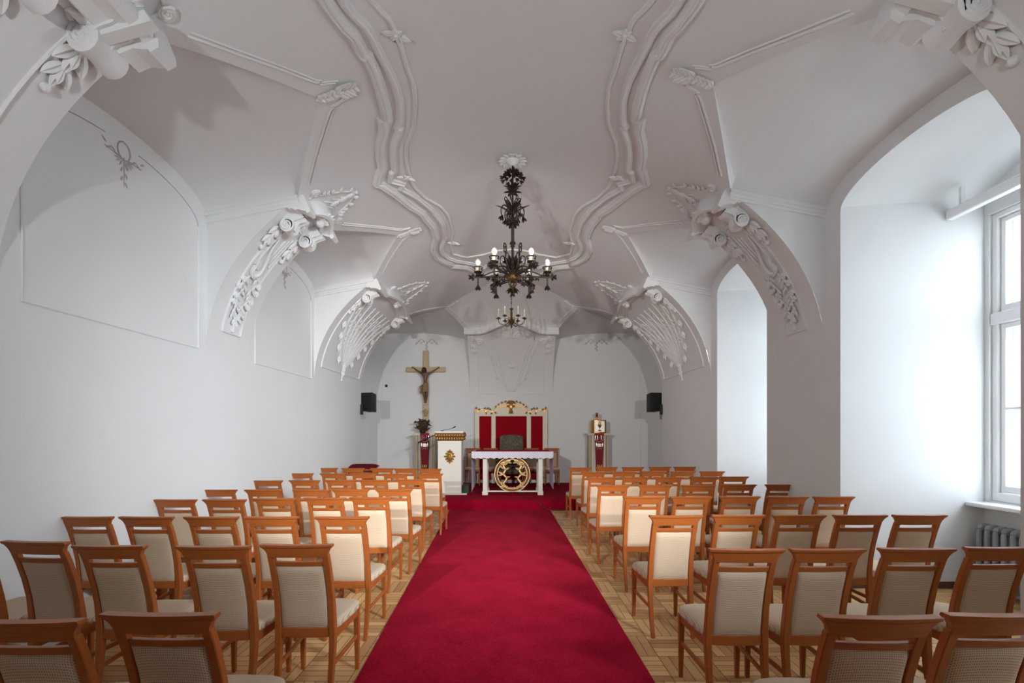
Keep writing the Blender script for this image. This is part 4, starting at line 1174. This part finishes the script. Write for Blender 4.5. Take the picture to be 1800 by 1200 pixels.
# tabernacle
tx = (1052 - HX) / pk; tw, th = .19, .355; t0 = ptop + .007
tb = thing('tabernacle', 'small gilt tabernacle with chalice relief on its silver door', 'tabernacle', (tx, py_, t0))
m = MB(); s = .045
oct_ = [(-tw, -.12), (-tw + s, -.17), (tw - s, -.17), (tw, -.12), (tw, .15), (-tw, .15)]
m.prism(oct_, lambda a, b, t: V((tx + a, py_ + b, t)), t0, t0 + th)
m.bevel(.006).build('casket', M['gold'], tb)
m = MB().box(tx - tw + s + .01, tx + tw - s - .01, py_ - .18, py_ - .165, t0 + .03, t0 + th - .03); d_ = m.bevel(.004).build('door', M['silver'], tb)
m = MB().lathe([(.05, 0), (.045, .015), (.012, .03), (.012, .09), (.03, .10), (.055, .16), (.058, .17)], (tx, py_ - .185, t0 + .06), 12).lathe([(.045, -.006), (.045, .006)], (tx, py_ - .185, t0 + .27), 14, (0, 1, 0))
m.build('chalice_relief', M['gold'], d_)
la = thing('sanctuary_lamp', 'small sanctuary lamp with dark red glass on the tabernacle', 'lamp', (tx - .045, py_, t0 + th))
lx_ = (tx - .045, py_, t0 + th + .001)
MB().lathe([(.05, 0), (.05, .012), (.02, .025), (.02, .04), (.045, .055), (.045, .075)], lx_, 14).build('foot', M['gold'], la)
MB().lathe([(.028, .075), (.034, .10), (.034, .20), (.030, .205)], lx_, 14).build('glass', M['redglass'], la)

# ------------------------------------------------------------------ crucifix
ky = 13.80; kk = F / ky
cx = (749 - HX) / kk; hz = .068
def CZ(p): return EYE - (p - HY) / kk
cr = thing('crucifix', 'tall pale wooden cross with carved brown corpus on the end wall', 'crucifix', (cx, ky, ptop))
MB().box(cx - hz, cx + hz, ky - .03, ky + .03, ptop + .002, CZ(616)).bevel(.005).build('upright', M['crosswood'], cr)
MB().box(cx - .545, cx + .545, ky - .034, ky + .026, CZ(653.5), CZ(645)).bevel(.005).build('crossbar', M['crosswood'], cr)
# the carved figure: one skinned body
def skin_body(name, verts, edges, radii, m, parent, root=0, sub=2):
    me = bpy.data.meshes.new(name); o = V(parent['_loc'])
    me.from_pydata([tuple(V(v) - o) for v in verts], edges, []); ob = bpy.data.objects.new(name, me); C.objects.link(ob)
    ob.modifiers.new('s', 'SKIN'); ob.modifiers.new('d', 'SUBSURF').levels = sub
    ob.modifiers['d'].render_levels = sub
    for v, r in zip(me.skin_vertices[0].data, radii): v.radius = r if isinstance(r, tuple) else (r, r)
    me.skin_vertices[0].data[root].use_root = True
    bpy.context.view_layer.update()
    dg = bpy.context.evaluated_depsgraph_get()
    nm = bpy.data.meshes.new_from_object(ob.evaluated_get(dg))
    bpy.data.objects.remove(ob)
    ob = bpy.data.objects.new(name, nm); C.objects.link(ob)
    nm.materials.clear(); nm.materials.append(m)
    for p in nm.polygons: p.use_smooth = True
    ob.parent = parent; ob['_loc'] = list(o)
    return ob
fy = ky - .10
def B(x, z, dy=0.): return (cx + x, fy + dy, z)
zs = CZ(657)     # shoulders
vs = [B(0, zs - .38), B(-.005, zs - .27), B(.0, zs - .13, -.01), B(.0, zs - .03, -.01), B(-.005, zs + .025, -.02), B(-.03, zs + .085, -.035), B(-.04, zs + .135, -.03),
      B(-.085, zs - .01, -.01), B(-.20, zs + .06, .02), B(-.305, zs + .135, .05), B(-.345, zs + .165, .055),
      B(.085, zs - .01, -.01), B(.20, zs + .06, .02), B(.305, zs + .135, .05), B(.345, zs + .165, .055),
      B(-.05, zs - .42), B(-.035, zs - .58, -.06), B(-.01, zs - .76, -.01), B(.0, zs - .83, -.04),
      B(.05, zs - .42), B(.055, zs - .57, -.07), B(.025, zs - .75, -.015), B(.015, zs - .83, -.05)]
ed = [(0, 1), (1, 2), (2, 3), (3, 4), (4, 5), (5, 6), (3, 7), (7, 8), (8, 9), (9, 10), (3, 11), (11, 12), (12, 13), (13, 14), (0, 15), (15, 16), (16, 17), (17, 18), (0, 19), (19, 20), (20, 21), (21, 22)]
rd = [(.075, .06), (.062, .048), (.088, .062), (.075, .055), .030, (.045, .052), .038, .042, .028, .021, .018, .042, .028, .021, .018, .055, .040, .026, .022, .055, .040, .026, .022]
cp = skin_body('corpus', vs, ed, rd, M['corpus'], cr)
m = MB()
for sgx in (-1, 1):   # five fingers on each hand, the thumb set aside
    for i in range(4):
        a = sgx * (.9 - .2 * i); b_ = V(B(sgx * (.352 + .004 * i), zs + .178 - .008 * i, .045))
        m.tube([b_, b_ + V((sgx * .018, -.012, .020 - .006 * i)), b_ + V((sgx * .026, -.028, .022 - .008 * i))], [.007, .0065, .005], 6)
    b_ = V(B(sgx * .335, zs + .178, .04)); m.tube([b_, b_ + V((-sgx * .004, -.018, .024))], [.008, .005], 6)
m.build('fingers', M['corpus'], cp)
m = MB()   # hair, beard, features
hd = V(B(-.033, zs + .10, -.035))
m.blob(hd + V((0, .018, .022)), (.052, 0, 0), (0, .05, 0), (0, 0, .055), 10, 7)
for sgx in (-1, 1): m.tube([hd + V((sgx * .045, .01, .02)), hd + V((sgx * .052, 0, -.05)), hd + V((sgx * .05, -.01, -.10))], [.02, .02, .008], 6)
m.blob(hd + V((0, -.04, -.045)), (.026, 0, 0), (0, .018, 0), (0, 0, .032), 8, 6)
m.tube([hd + V((.052 * math.cos(t), .05 * math.sin(t), .038)) for t in [2 * PI * j / 16 for j in range(16)]], .011, 6, closed=True)
m.build('hair', M['iron'], cp)
m = MB(); m.tube([hd + V((0, -.053, .012)), hd + V((0, -.066, -.012)), hd + V((0, -.055, -.016))], [.006, .009, .005], 6)
for sgx in (-1, 1): m.ball(hd + V((sgx * .018, -.050, .010)), .008, 6, 4); m.ball(hd + V((sgx * .05, .0, .0)), .011, 6, 4)
m.build('face_features', M['corpus'], cp)
m = MB(); rows = []
for i in range(9):
    t = i / 8; z = zs - .29 - .24 * t
    rows.append([V((cx + (.078 + .012 * t) * math.cos(a) * (1 + .07 * math.sin(a * 6 + t * 3)), fy - .015 - .03 * t + (.072 + .012 * t) * math.sin(a) * (1 + .07 * math.sin(a * 6 + t * 3)), z + .03 * math.cos(a))) for a in [2 * PI * j / 30 for j in range(30)]])
m.grid(rows, False, True)
m.tube(smooth_path([B(-.09, zs - .32), B(-.13, zs - .38, -.02), B(-.12, zs - .47, -.02), B(-.15, zs - .56, .0)], 5), [.02, .02, .022, .024, .026, .026, .028, .03, .03, .028, .026, .024, .022, .02, .016, .01], 8)
m.build('loincloth', M['loin'], cp)
MB().box(cx - .05, cx + .05, ky - .13, ky - .03, zs - .88, zs - .85).build('foot_rest', M['crosswood'], cr)
m = MB().blob((cx, ky - .07, CZ(722)), (.045, 0, 0), (0, .04, 0), (0, 0, .06)).blob((cx, ky - .065, CZ(729)), (.055, 0, 0), (0, .04, 0), (0, 0, .05))
for sgx in (-1, 1): m.leaf(V((cx, ky - .07, CZ(729))), V((sgx * .6, 0, 1)), V((0, -1, 0)), .16, .06, .03)
m.build('carved_boss', M['bone'], cr)
# dried flowers in front of the cross
fl_ = thing('flower_arrangement', 'dark dried flower arrangement at the foot of the crucifix', 'flowers', (cx, 13.45, ptop))
fx, fy2, fz = cx - .03, 13.45, ptop + .002
MB().lathe([(.06, 0), (.085, .03), (.095, .10), (.085, .115), (.07, .10)], (fx, fy2, fz), 14).build('pot', M['iron'], fl_)
rnd = random.Random(4); m = MB(); m2 = MB(); ms = MB()
for i in range(46):
    a = rnd.uniform(0, 2 * PI); r = rnd.uniform(.02, .17); z = rnd.uniform(.12, .40) * (1 - r * 1.2)
    p = V((fx + r * math.cos(a), fy2 + r * math.sin(a) * .6, fz + z)); b_ = V((fx, fy2, fz + .08))
    ms.tube([b_, lerp(b_, p, .6) + V((0, 0, .02)), p], .003, 4)
    for k in range(3): m.leaf(p, V((math.cos(a) + rnd.uniform(-.8, .8), rnd.uniform(-.8, .3), rnd.uniform(-.4, .9))), V((rnd.uniform(-.5, .5), -1, .3)), rnd.uniform(.06, .12), .035, .008, curl=.3)
    if i % 3 == 0:
        m2 = MB()
        for k in range(7): m2.leaf(p, V((math.cos(k * .9), -.5, math.sin(k * .9))), V((0, -1, 0)), .045, .03, .01)
        m2.build('bloom', M['bloom'], fl_)
ms.build('stems', M['foliage'], fl_); m.build('leaves', M['foliage'], fl_)['kind'] = 'stuff'

# ------------------------------------------------------------------ speakers, wall sensor, prie-dieu
def speaker(sd, lab):
    c = V((sd * 3.37, 11.62, 2.35)); a = sd * .25
    s = thing('loudspeaker', lab, 'loudspeaker', tuple(c))
    R_ = lambda x, y, z: c + V((x * math.cos(a) - y * math.sin(a), x * math.sin(a) + y * math.cos(a), z + y * -.10))
    def pr(mb, poly, z0, z1): mb.loops([[R_(x, y, z0) for x, y in poly], [R_(x, y, z1) for x, y in poly]])
    m = MB(); pr(m, [(-.15, -.13), (.15, -.13), (.11, .13), (-.11, .13)], -.215, .215); m.bevel(.012, 2).build('cabinet', M['black'], s)
    m = MB(); pr(m, [(-.138, -.138), (.138, -.138), (.138, -.12), (-.138, -.12)], -.20, .20); m.bevel(.006).build('grille', M['grille'], s)
    m = MB().tube([R_(0, .1, -.12), V((sd * 3.44, 11.26, 2.2))], .016, 8).box(min(sd * 3.42, sd * 3.474), max(sd * 3.42, sd * 3.474), 11.24, 11.29, 2.05, 2.28)
    m.build('wall_bracket', M['black'], s)
speaker(-1, 'black loudspeaker on the blank wall corner, nearer the crucifix')
speaker(1, 'black loudspeaker on the window wall corner, nearer the tabernacle')
sn = MB().box(-3.60, -3.535, YE - .03, YE - .002, 2.93, 3.0).bevel(.004)
tag(sn.build('wall_sensor', M['black'], origin=(-3.57, YE - .015, 2.96)), 'tiny black sensor box on the end wall above the speaker', 'sensor')
kn = thing('prie_dieu', 'wooden kneeling desk with dark red padded top before the first row', 'kneeler', (-3.0, 9.85, 0))
for x in (-3.27, -2.75):
    m = MB().loops([[V((x - .015, y0, z)), V((x + .015, y0, z)), V((x + .015, y1, z)), V((x - .015, y1, z))] for y0, y1, z in ((9.60, 10.05, 0), (9.62, 10.05, .12), (9.86, 10.05, .2), (9.86, 10.05, .80), (9.76, 10.08, .88))])
    m.build('side_panel', M['wood'], kn)
MB().box(-3.255, -2.765, 10.02, 10.045, .1, .86).build('front_panel', M['wood'], kn)
m = MB(); m.loops([[V((x, 9.73, .885 + dz)), V((x, 10.1, .945 + dz)), V((x, 10.1, .965 + dz)), V((x, 9.73, .905 + dz))] for x, dz in ((-3.30, 0), (-2.72, 0))]); m.bevel(.005).build('arm_shelf', M['wood'], kn)
m = MB(); rows = []
for i in range(13):
    u = i / 6 - 1; w_ = (1 - abs(u) ** 6) ** .5 if abs(u) < 1 else .05
    rows.append([V((-3.01 + u * .285, 9.915 + .18 * math.cos(t) * max(w_, .6), .94 + .06 * (math.cos(t) * .5) + .05 * w_ * math.sin(t) * (1 if math.sin(t) > 0 else .3))) for t in [2 * PI * j / 14 for j in range(14)]])
m.loops(rows).build('arm_pad', M['darkred'], kn, smooth=60)
MB().box(-3.25, -2.77, 9.58, 9.84, .13, .19).bevel(.02, 2).build('knee_pad', M['darkred'], kn)

# ------------------------------------------------------------------ chandeliers
def leaf_whorl(m, c, n, r, L, W, up, a0=0., T=.012):
    for i in range(n):
        a = a0 + 2 * PI * i / n; d = V((math.cos(a), math.sin(a), up))
        m.leaf(c + V((math.cos(a), math.sin(a), 0)) * r, d, V((-math.cos(a) * up, -math.sin(a) * up, 1)), L, W, T, curl=-.25)
def flower(m, c, ax, r=.06, n=6):
    ax = V(ax).normalized(); e1 = ax.orthogonal().normalized(); e2 = ax.cross(e1)
    for i in range(n):
        a = 2 * PI * i / n; d = e1 * math.cos(a) + e2 * math.sin(a) + ax * .7
        m.leaf(c, d, ax - d.normalized() * .3, r, r * .55, .010, curl=.35)
    m.blob(c + ax * .012, e1 * .018, e2 * .018, ax * .024, 6, 5)
cy0 = 6.0; cz = lambda py: EYE + (HY - py) * cy0 / F
ch = thing('bronze_chandelier', 'large dark bronze chandelier of leaves and six bulbs, nearer the viewer', 'chandelier', (0.015, cy0, cz(490)))
X0 = .015
P = lambda r, a, z: V((X0 + r * math.cos(a), cy0 + r * math.sin(a), z))
zc = zv(0)
# plaster rosette on the vault
m = MB()
for i in range(14): 
    a = 2 * PI * i / 14; m.leaf(V((X0 + .06 * math.cos(a), cy0 + .06 * math.sin(a), zc - .02)), V((math.cos(a), math.sin(a), -.10)), V((0, 0, -1)), .12, .06, .03, curl=.1)
m.lathe([(.09, 0), (.10, -.03), (.06, -.06), (.05, -.08), (.02, -.10)], (X0, cy0, zc), 18)
o = m.build('ceiling_rosette', M['stucco'], origin=(X0, cy0, zc)); tag(o, 'white leafy plaster rosette on the vault above the big chandelier', 'ceiling rosette')
m = MB().tube([(X0, cy0, zc - .09), (X0, cy0, cz(392))], .011, 8).tube([(X0, cy0, cz(392)), (X0, cy0, cz(428))], .019, 10).tube([(X0, cy0, cz(428)), (X0, cy0, cz(500))], .016, 8)
m.lathe([(.01, .03), (.03, .02), (.04, 0), (.02, -.02), (.03, -.035), (.012, -.05)], (X0, cy0, cz(428)), 12).lathe([(.012, .03), (.03, .01), (.025, -.01), (.012, -.03)], (X0, cy0, cz(391)), 12)
m.build('stem', M['iron'], ch)
m = MB(); rnd = random.Random(8)
for i in range(3):
    for k in range(9):
        a = 2 * PI * k / 9 + i * .3; flower(m, P(.05 + .035 * i, a, cz(309) + .03 - .03 * i), (math.cos(a), math.sin(a), .3 - .4 * i), .045, 5)
m.build('flower_canopy', M['iron'], ch)
m = MB()
for z, n, L, W, up in ((cz(333), 8, .11, .045, .8), (cz(338), 6, .10, .05, .2), (cz(372), 6, .14, .035, 1.6), (cz(376), 6, .22, .042, .9), (cz(392), 6, .08, .05, -.3)):
    leaf_whorl(m, V((X0, cy0, z)), n, .012, L, W, up)
for k in range(6):
    a = 2 * PI * k / 6 + .2
    m.tube(smooth_path([P(.012, a, cz(380)), P(.06, a, cz(366)), P(.115, a, cz(362)), P(.145, a, cz(370)), P(.135, a, cz(380))], 4), .007, 6); flower(m, P(.13, a, cz(381)), (math.cos(a) * .4, math.sin(a) * .4, -1), .06)
    m.tube(smooth_path([P(.012, a + .5, cz(392)), P(.05, a + .5, cz(378)), P(.075, a + .5, cz(374)), P(.075, a + .5, cz(386))], 4), .006, 6); flower(m, P(.07, a + .5, cz(387)), (0, 0, -1), .05)
    m.tube(smooth_path([P(.012, a, cz(362)), P(.05, a, cz(354)), P(.085, a, cz(347)), P(.10, a, cz(351)), P(.085, a, cz(356)), P(.075, a, cz(352))], 4), .006, 6)
m.build('upper_foliage', M['iron'], ch)
m = MB()
for k in range(6):
    a = 2 * PI * k / 6 + .52
    m.tube(smooth_path([P(.03, a, cz(478)), P(.09, a, cz(462)), P(.10, a, cz(448)), P(.09, a, cz(435)), P(.115, a, cz(430)), P(.125, a, cz(437)), P(.11, a, cz(440))], 4), .008, 6)
    m.tube(smooth_path([P(.03, a + .5, cz(484)), P(.10, a + .5, cz(474)), P(.15, a + .5, cz(462)), P(.15, a + .5, cz(452)), P(.11, a + .5, cz(450)), P(.10, a + .5, cz(458)), P(.12, a + .5, cz(461))], 4), .007, 6)
    flower(m, P(.07, a + .5, cz(462)), (math.cos(a), math.sin(a), 1), .05)
for z, n, L, up in ((cz(475), 8, .19, 1.6), (cz(480), 8, .16, .7), (cz(468), 6, .14, 3)): leaf_whorl(m, V((X0, cy0, z)), n, .02, L, .032, up)
m.build('crown_foliage', M['iron'], ch)
MB().lathe([(.02, .09), (.05, .06), (.075, .02), (.075, -.02), (.05, -.05), (.055, -.07), (.04, -.10), (.015, -.13)], (X0, cy0, cz(489)), 16).build('hub', M['brass'], ch)
m = MB(); leaf_whorl(m, V((X0, cy0, cz(505))), 8, .01, .10, .04, -.5); flower(m, V((X0, cy0, cz(507))), (0, 0, -1), .07)
m.build('bottom_flower', M['iron'], ch)
RA = .425
for k in range(6):
    a = PI / 3 * k
    za = cz(487)
    m = MB().tube([P(.06, a, za), P(RA * .5, a, za + .006), P(RA, a, za), P(RA + .07, a, za - .003)], [.013, .011, .012, .006], 8)
    m.tube(smooth_path([P(.05, a, cz(484)), P(.16, a, cz(477)), P(.27, a, cz(479)), P(.36, a, cz(485))], 4), .008, 6)
    flower(m, P(RA + .07, a, za), (math.cos(a), math.sin(a), 0), .055)
    flower(m, P(RA + .05, a, za), (math.cos(a), math.sin(a), .9), .05); flower(m, P(RA + .05, a, za), (math.cos(a), math.sin(a), -.9), .05)
    m.tube([P(RA, a, za), P(RA, a, cz(503))], .010, 6); flower(m, P(RA, a, cz(502)), (0, 0, -1), .065, 7)
    m.tube(smooth_path([P(.06, a + PI / 6, cz(494)), P(.16, a + PI / 6, cz(496)), P(.24, a + PI / 6, cz(499)), P(.26, a + PI / 6, cz(505))], 3), .008, 6)
    flower(m, P(.26, a + PI / 6, cz(504)), (math.cos(a + PI / 6) * .5, math.sin(a + PI / 6) * .5, -1), .06)
    for rr_, s_ in ((.2, .8), (.3, -.9), (.38, .9)): flower(m, P(rr_, a, za), (-math.sin(a) * .7, math.cos(a) * .7, s_), .05, 5)
    am = m.build('arm', M['iron'], ch)
    m = MB().lathe([(.012, 0), (.035, .012), (.025, .03), (.025, .045), (.05, .055), (.05, .065), (.03, .068)], P(RA, a, za), 12)
    m.tube([P(RA, a, za + .115) + V((.055 * math.cos(t), .055 * math.sin(t), 0)) for t in [2 * PI * j / 14 for j in range(14)]], .006, 6, closed=True)
    for j in range(4):
        t = 2 * PI * j / 4 + .4; m.tube([P(RA, a, za + .06) + V((.045 * math.cos(t), .045 * math.sin(t), 0)), P(RA, a, za + .118) + V((.055 * math.cos(t), .055 * math.sin(t), 0))], .005, 5)
    m.build('lamp_cup', M['iron'], am)
    MB().lathe([(.028, .06), (.03, .11), (.032, .13), (.018, .14)], P(RA, a, za), 12).build('lamp_socket', M['candle'], am)
    MB().lathe([(.014, .135), (.03, .155), (.036, .18), (.028, .205), (.01, .222), (.002, .225)], P(RA, a, za), 12).build('bulb', M['bulb'], am)
# small candle chandelier nearer the altar
cy1 = 10.0; dz = lambda py: EYE + (HY - py) * cy1 / F; X1 = .0
c2 = thing('brass_chandelier', 'small brass chandelier with candle shaped lamps, hanging nearer the altar', 'chandelier', (X1, cy1, dz(565)))
Q = lambda r, a, z: V((X1 + r * math.cos(a), cy1 + r * math.sin(a), z))
m = MB(); z = dz(541)
while z < zv(0) - .02:
    n = int((z - dz(541)) / .045); e = V((1, 0, 0)) if n % 2 else V((0, 1, 0))
    m.tube([V((X1, cy1, z + .02)) + e * .011 * math.cos(t) + V((0, 0, .03 * math.sin(t))) for t in [2 * PI * j / 10 for j in range(10)]], .0045, 5, closed=True); z += .045
m.lathe([(.05, 0), (.05, -.02), (.015, -.05)], (X1, cy1, zv(0)), 14)
m.build('chain', M['brass'], c2)
MB().lathe([(.004, dz(540)), (.012, dz(541.5)), (.045, dz(542.5)), (.012, dz(546)), (.025, dz(548)), (.022, dz(556)), (.03, dz(558)), (.02, dz(560)), (.055, dz(563)), (.062, dz(566)), (.035, dz(570)), (.012, dz(571)), (.022, dz(574)), (.006, dz(577))], (X1, cy1, 0), 14).build('column', M['brass'], c2)
for k in range(6):
    a = PI / 3 * k + .0
    m = MB().tube(smooth_path([Q(.05, a, dz(563)), Q(.09, a, dz(569)), Q(.16, a, dz(571)), Q(.24, a, dz(568)), Q(.27, a, dz(562)), Q(.265, a, dz(559))], 4), .008, 6)
    m.tube(smooth_path([Q(.05, a, dz(562)), Q(.11, a, dz(559)), Q(.13, a, dz(563)), Q(.10, a, dz(565))], 4), .006, 6)
    m.lathe([(.006, 0), (.03, .012), (.052, .022), (.05, .028), (.018, .03), (.02, .05), (.014, .055)], Q(.265, a, dz(561.5)), 12)
    ar = m.build('arm', M['brass'], c2)
    MB().lathe([(.013, .05), (.013, .155), (.008, .16)], Q(.265, a, dz(561.5)), 10).build('candle_sleeve', M['candle'], ar)
    MB().lathe([(.007, .16), (.015, .175), (.012, .20), (.002, .225)], Q(.265, a, dz(561.5)), 10).build('bulb', M['bulb'], ar)
# ------------------------------------------------------------------ outside the windows
g = MB().add([(5.6, -20, -1.2), (60, -20, -1.2), (60, 50, -1.2), (5.6, 50, -1.2)], [(0, 1, 2, 3)])
tag(g.build('ground_outside', M['ground']), 'pale ground outside the windows', 'ground', kind='structure')
hs = thing('stone_pier', 'weathered sandstone pier outside the tall window', 'stone pier', (8.6, 8.3, -1.2))
MB().box(8.45, 9.0, 8.0, 8.38, -1.2, 6.2).bevel(.03).build('shaft', M['stone'], hs)
MB().box(8.38, 9.07, 7.93, 8.45, 6.2, 6.5).bevel(.03).build('cap', M['stone'], hs)
tr = thing('garden_tree', 'dark green ivy clad tree outside the window', 'tree', (10.4, 8.4, -1.2))
MB().tube(smooth_path([(10.4, 8.4, -1.2), (10.45, 8.4, 2), (10.35, 8.4, 5)], 5), [.16] * 4 + [.12] * 4 + [.06] * 3, 8).build('trunk', M['darkwood'], tr)
rnd = random.Random(12); m = MB()
for i in range(700):
    a = rnd.uniform(0, 2 * PI); t = rnd.uniform(0, PI); r = rnd.uniform(.5, 1)
    p = V((10.4 + .85 * r * math.cos(a) * math.sin(t), 8.3 + .6 * r * math.sin(a) * math.sin(t), 4.6 + 1.5 * r * math.cos(t)))
    m.leaf(p, V((rnd.uniform(-1, 1), rnd.uniform(-1, 1), rnd.uniform(-1, .6))), V((rnd.uniform(-1, 1), rnd.uniform(-1, 1), 1)), rnd.uniform(.12, .22), .10, .01)
m.build('crown', M['leafgreen'], tr)

# ------------------------------------------------------------------ light
sc = bpy.context.scene
w = bpy.data.worlds.new('sky'); sc.world = w; w.use_nodes = True
bg = w.node_tree.nodes['Background']; bg.inputs[0].default_value = (.80, .90, 1, 1); bg.inputs[1].default_value = 14.5
def area(name, loc, rot, sx, sy, e, col=(1, 1, 1), portal=False):
    l = bpy.data.lights.new(name, 'AREA'); l.shape = 'RECTANGLE'; l.size = sx; l.size_y = sy; l.energy = e; l.color = col
    o = bpy.data.objects.new(name, l); C.objects.link(o); o.location = loc; o.rotation_euler = rot
    if portal: l.cycles.is_portal = True
    return o
for i, (ya, yb, za, zb, yc, wi) in enumerate(OPEN):
    area('window_portal', (XW + .45, (ya + yb) / 2, (za + zb) / 2), (0, PI / 2, 0), zb - za, yb - ya, 1, portal=True)
def spot(name, loc, to, e, size, blend, r=.06, col=(.965, .985, 1)):
    l = bpy.data.lights.new(name, 'SPOT'); l.energy = e; l.shadow_soft_size = r; l.color = col
    l.spot_size = math.radians(size); l.spot_blend = blend
    o = bpy.data.objects.new(name, l); C.objects.link(o); o.location = loc
    o.rotation_euler = (V(to) - V(loc)).to_track_quat('-Z', 'Y').to_euler()
# the photographer's lamps beside the camera, then one added fill by the nearest window bay
spot('studio_and_fill_lamp', (-2, -.15, 2.68), (1.0, 13.9, 1.7), 1050, 54, .7, .06, (1, .965, .92))
spot('studio_and_fill_lamp', (1.7, -.15, 2.68), (-1.2, 13.9, 1.6), 820, 54, .7, .06, (1, .965, .92))
spot('studio_and_fill_lamp', (-2, -.15, 2.68), (.9, 9, 5.0), 175, 108, .6)
spot('studio_and_fill_lamp', (1.7, -.15, 2.68), (0, 9, 6.2), 75, 100, .7)
spot('studio_and_fill_lamp', (3.1, .4, 3.3), (-3.4, 8.9, .7), 2000, 60, 1, .4, (.88, .95, 1))  # added soft cool fill to brighten the blank wall, imitating window light
vs_ = sc.view_settings; sc.display_settings.display_device = 'sRGB'
vs_.view_transform = 'Standard'; vs_.look = 'None'; vs_.gamma = 1; vs_.use_curve_mapping = False; vs_.exposure = 0.0
for o in bpy.data.objects:
    if '_loc' in o: del o['_loc']
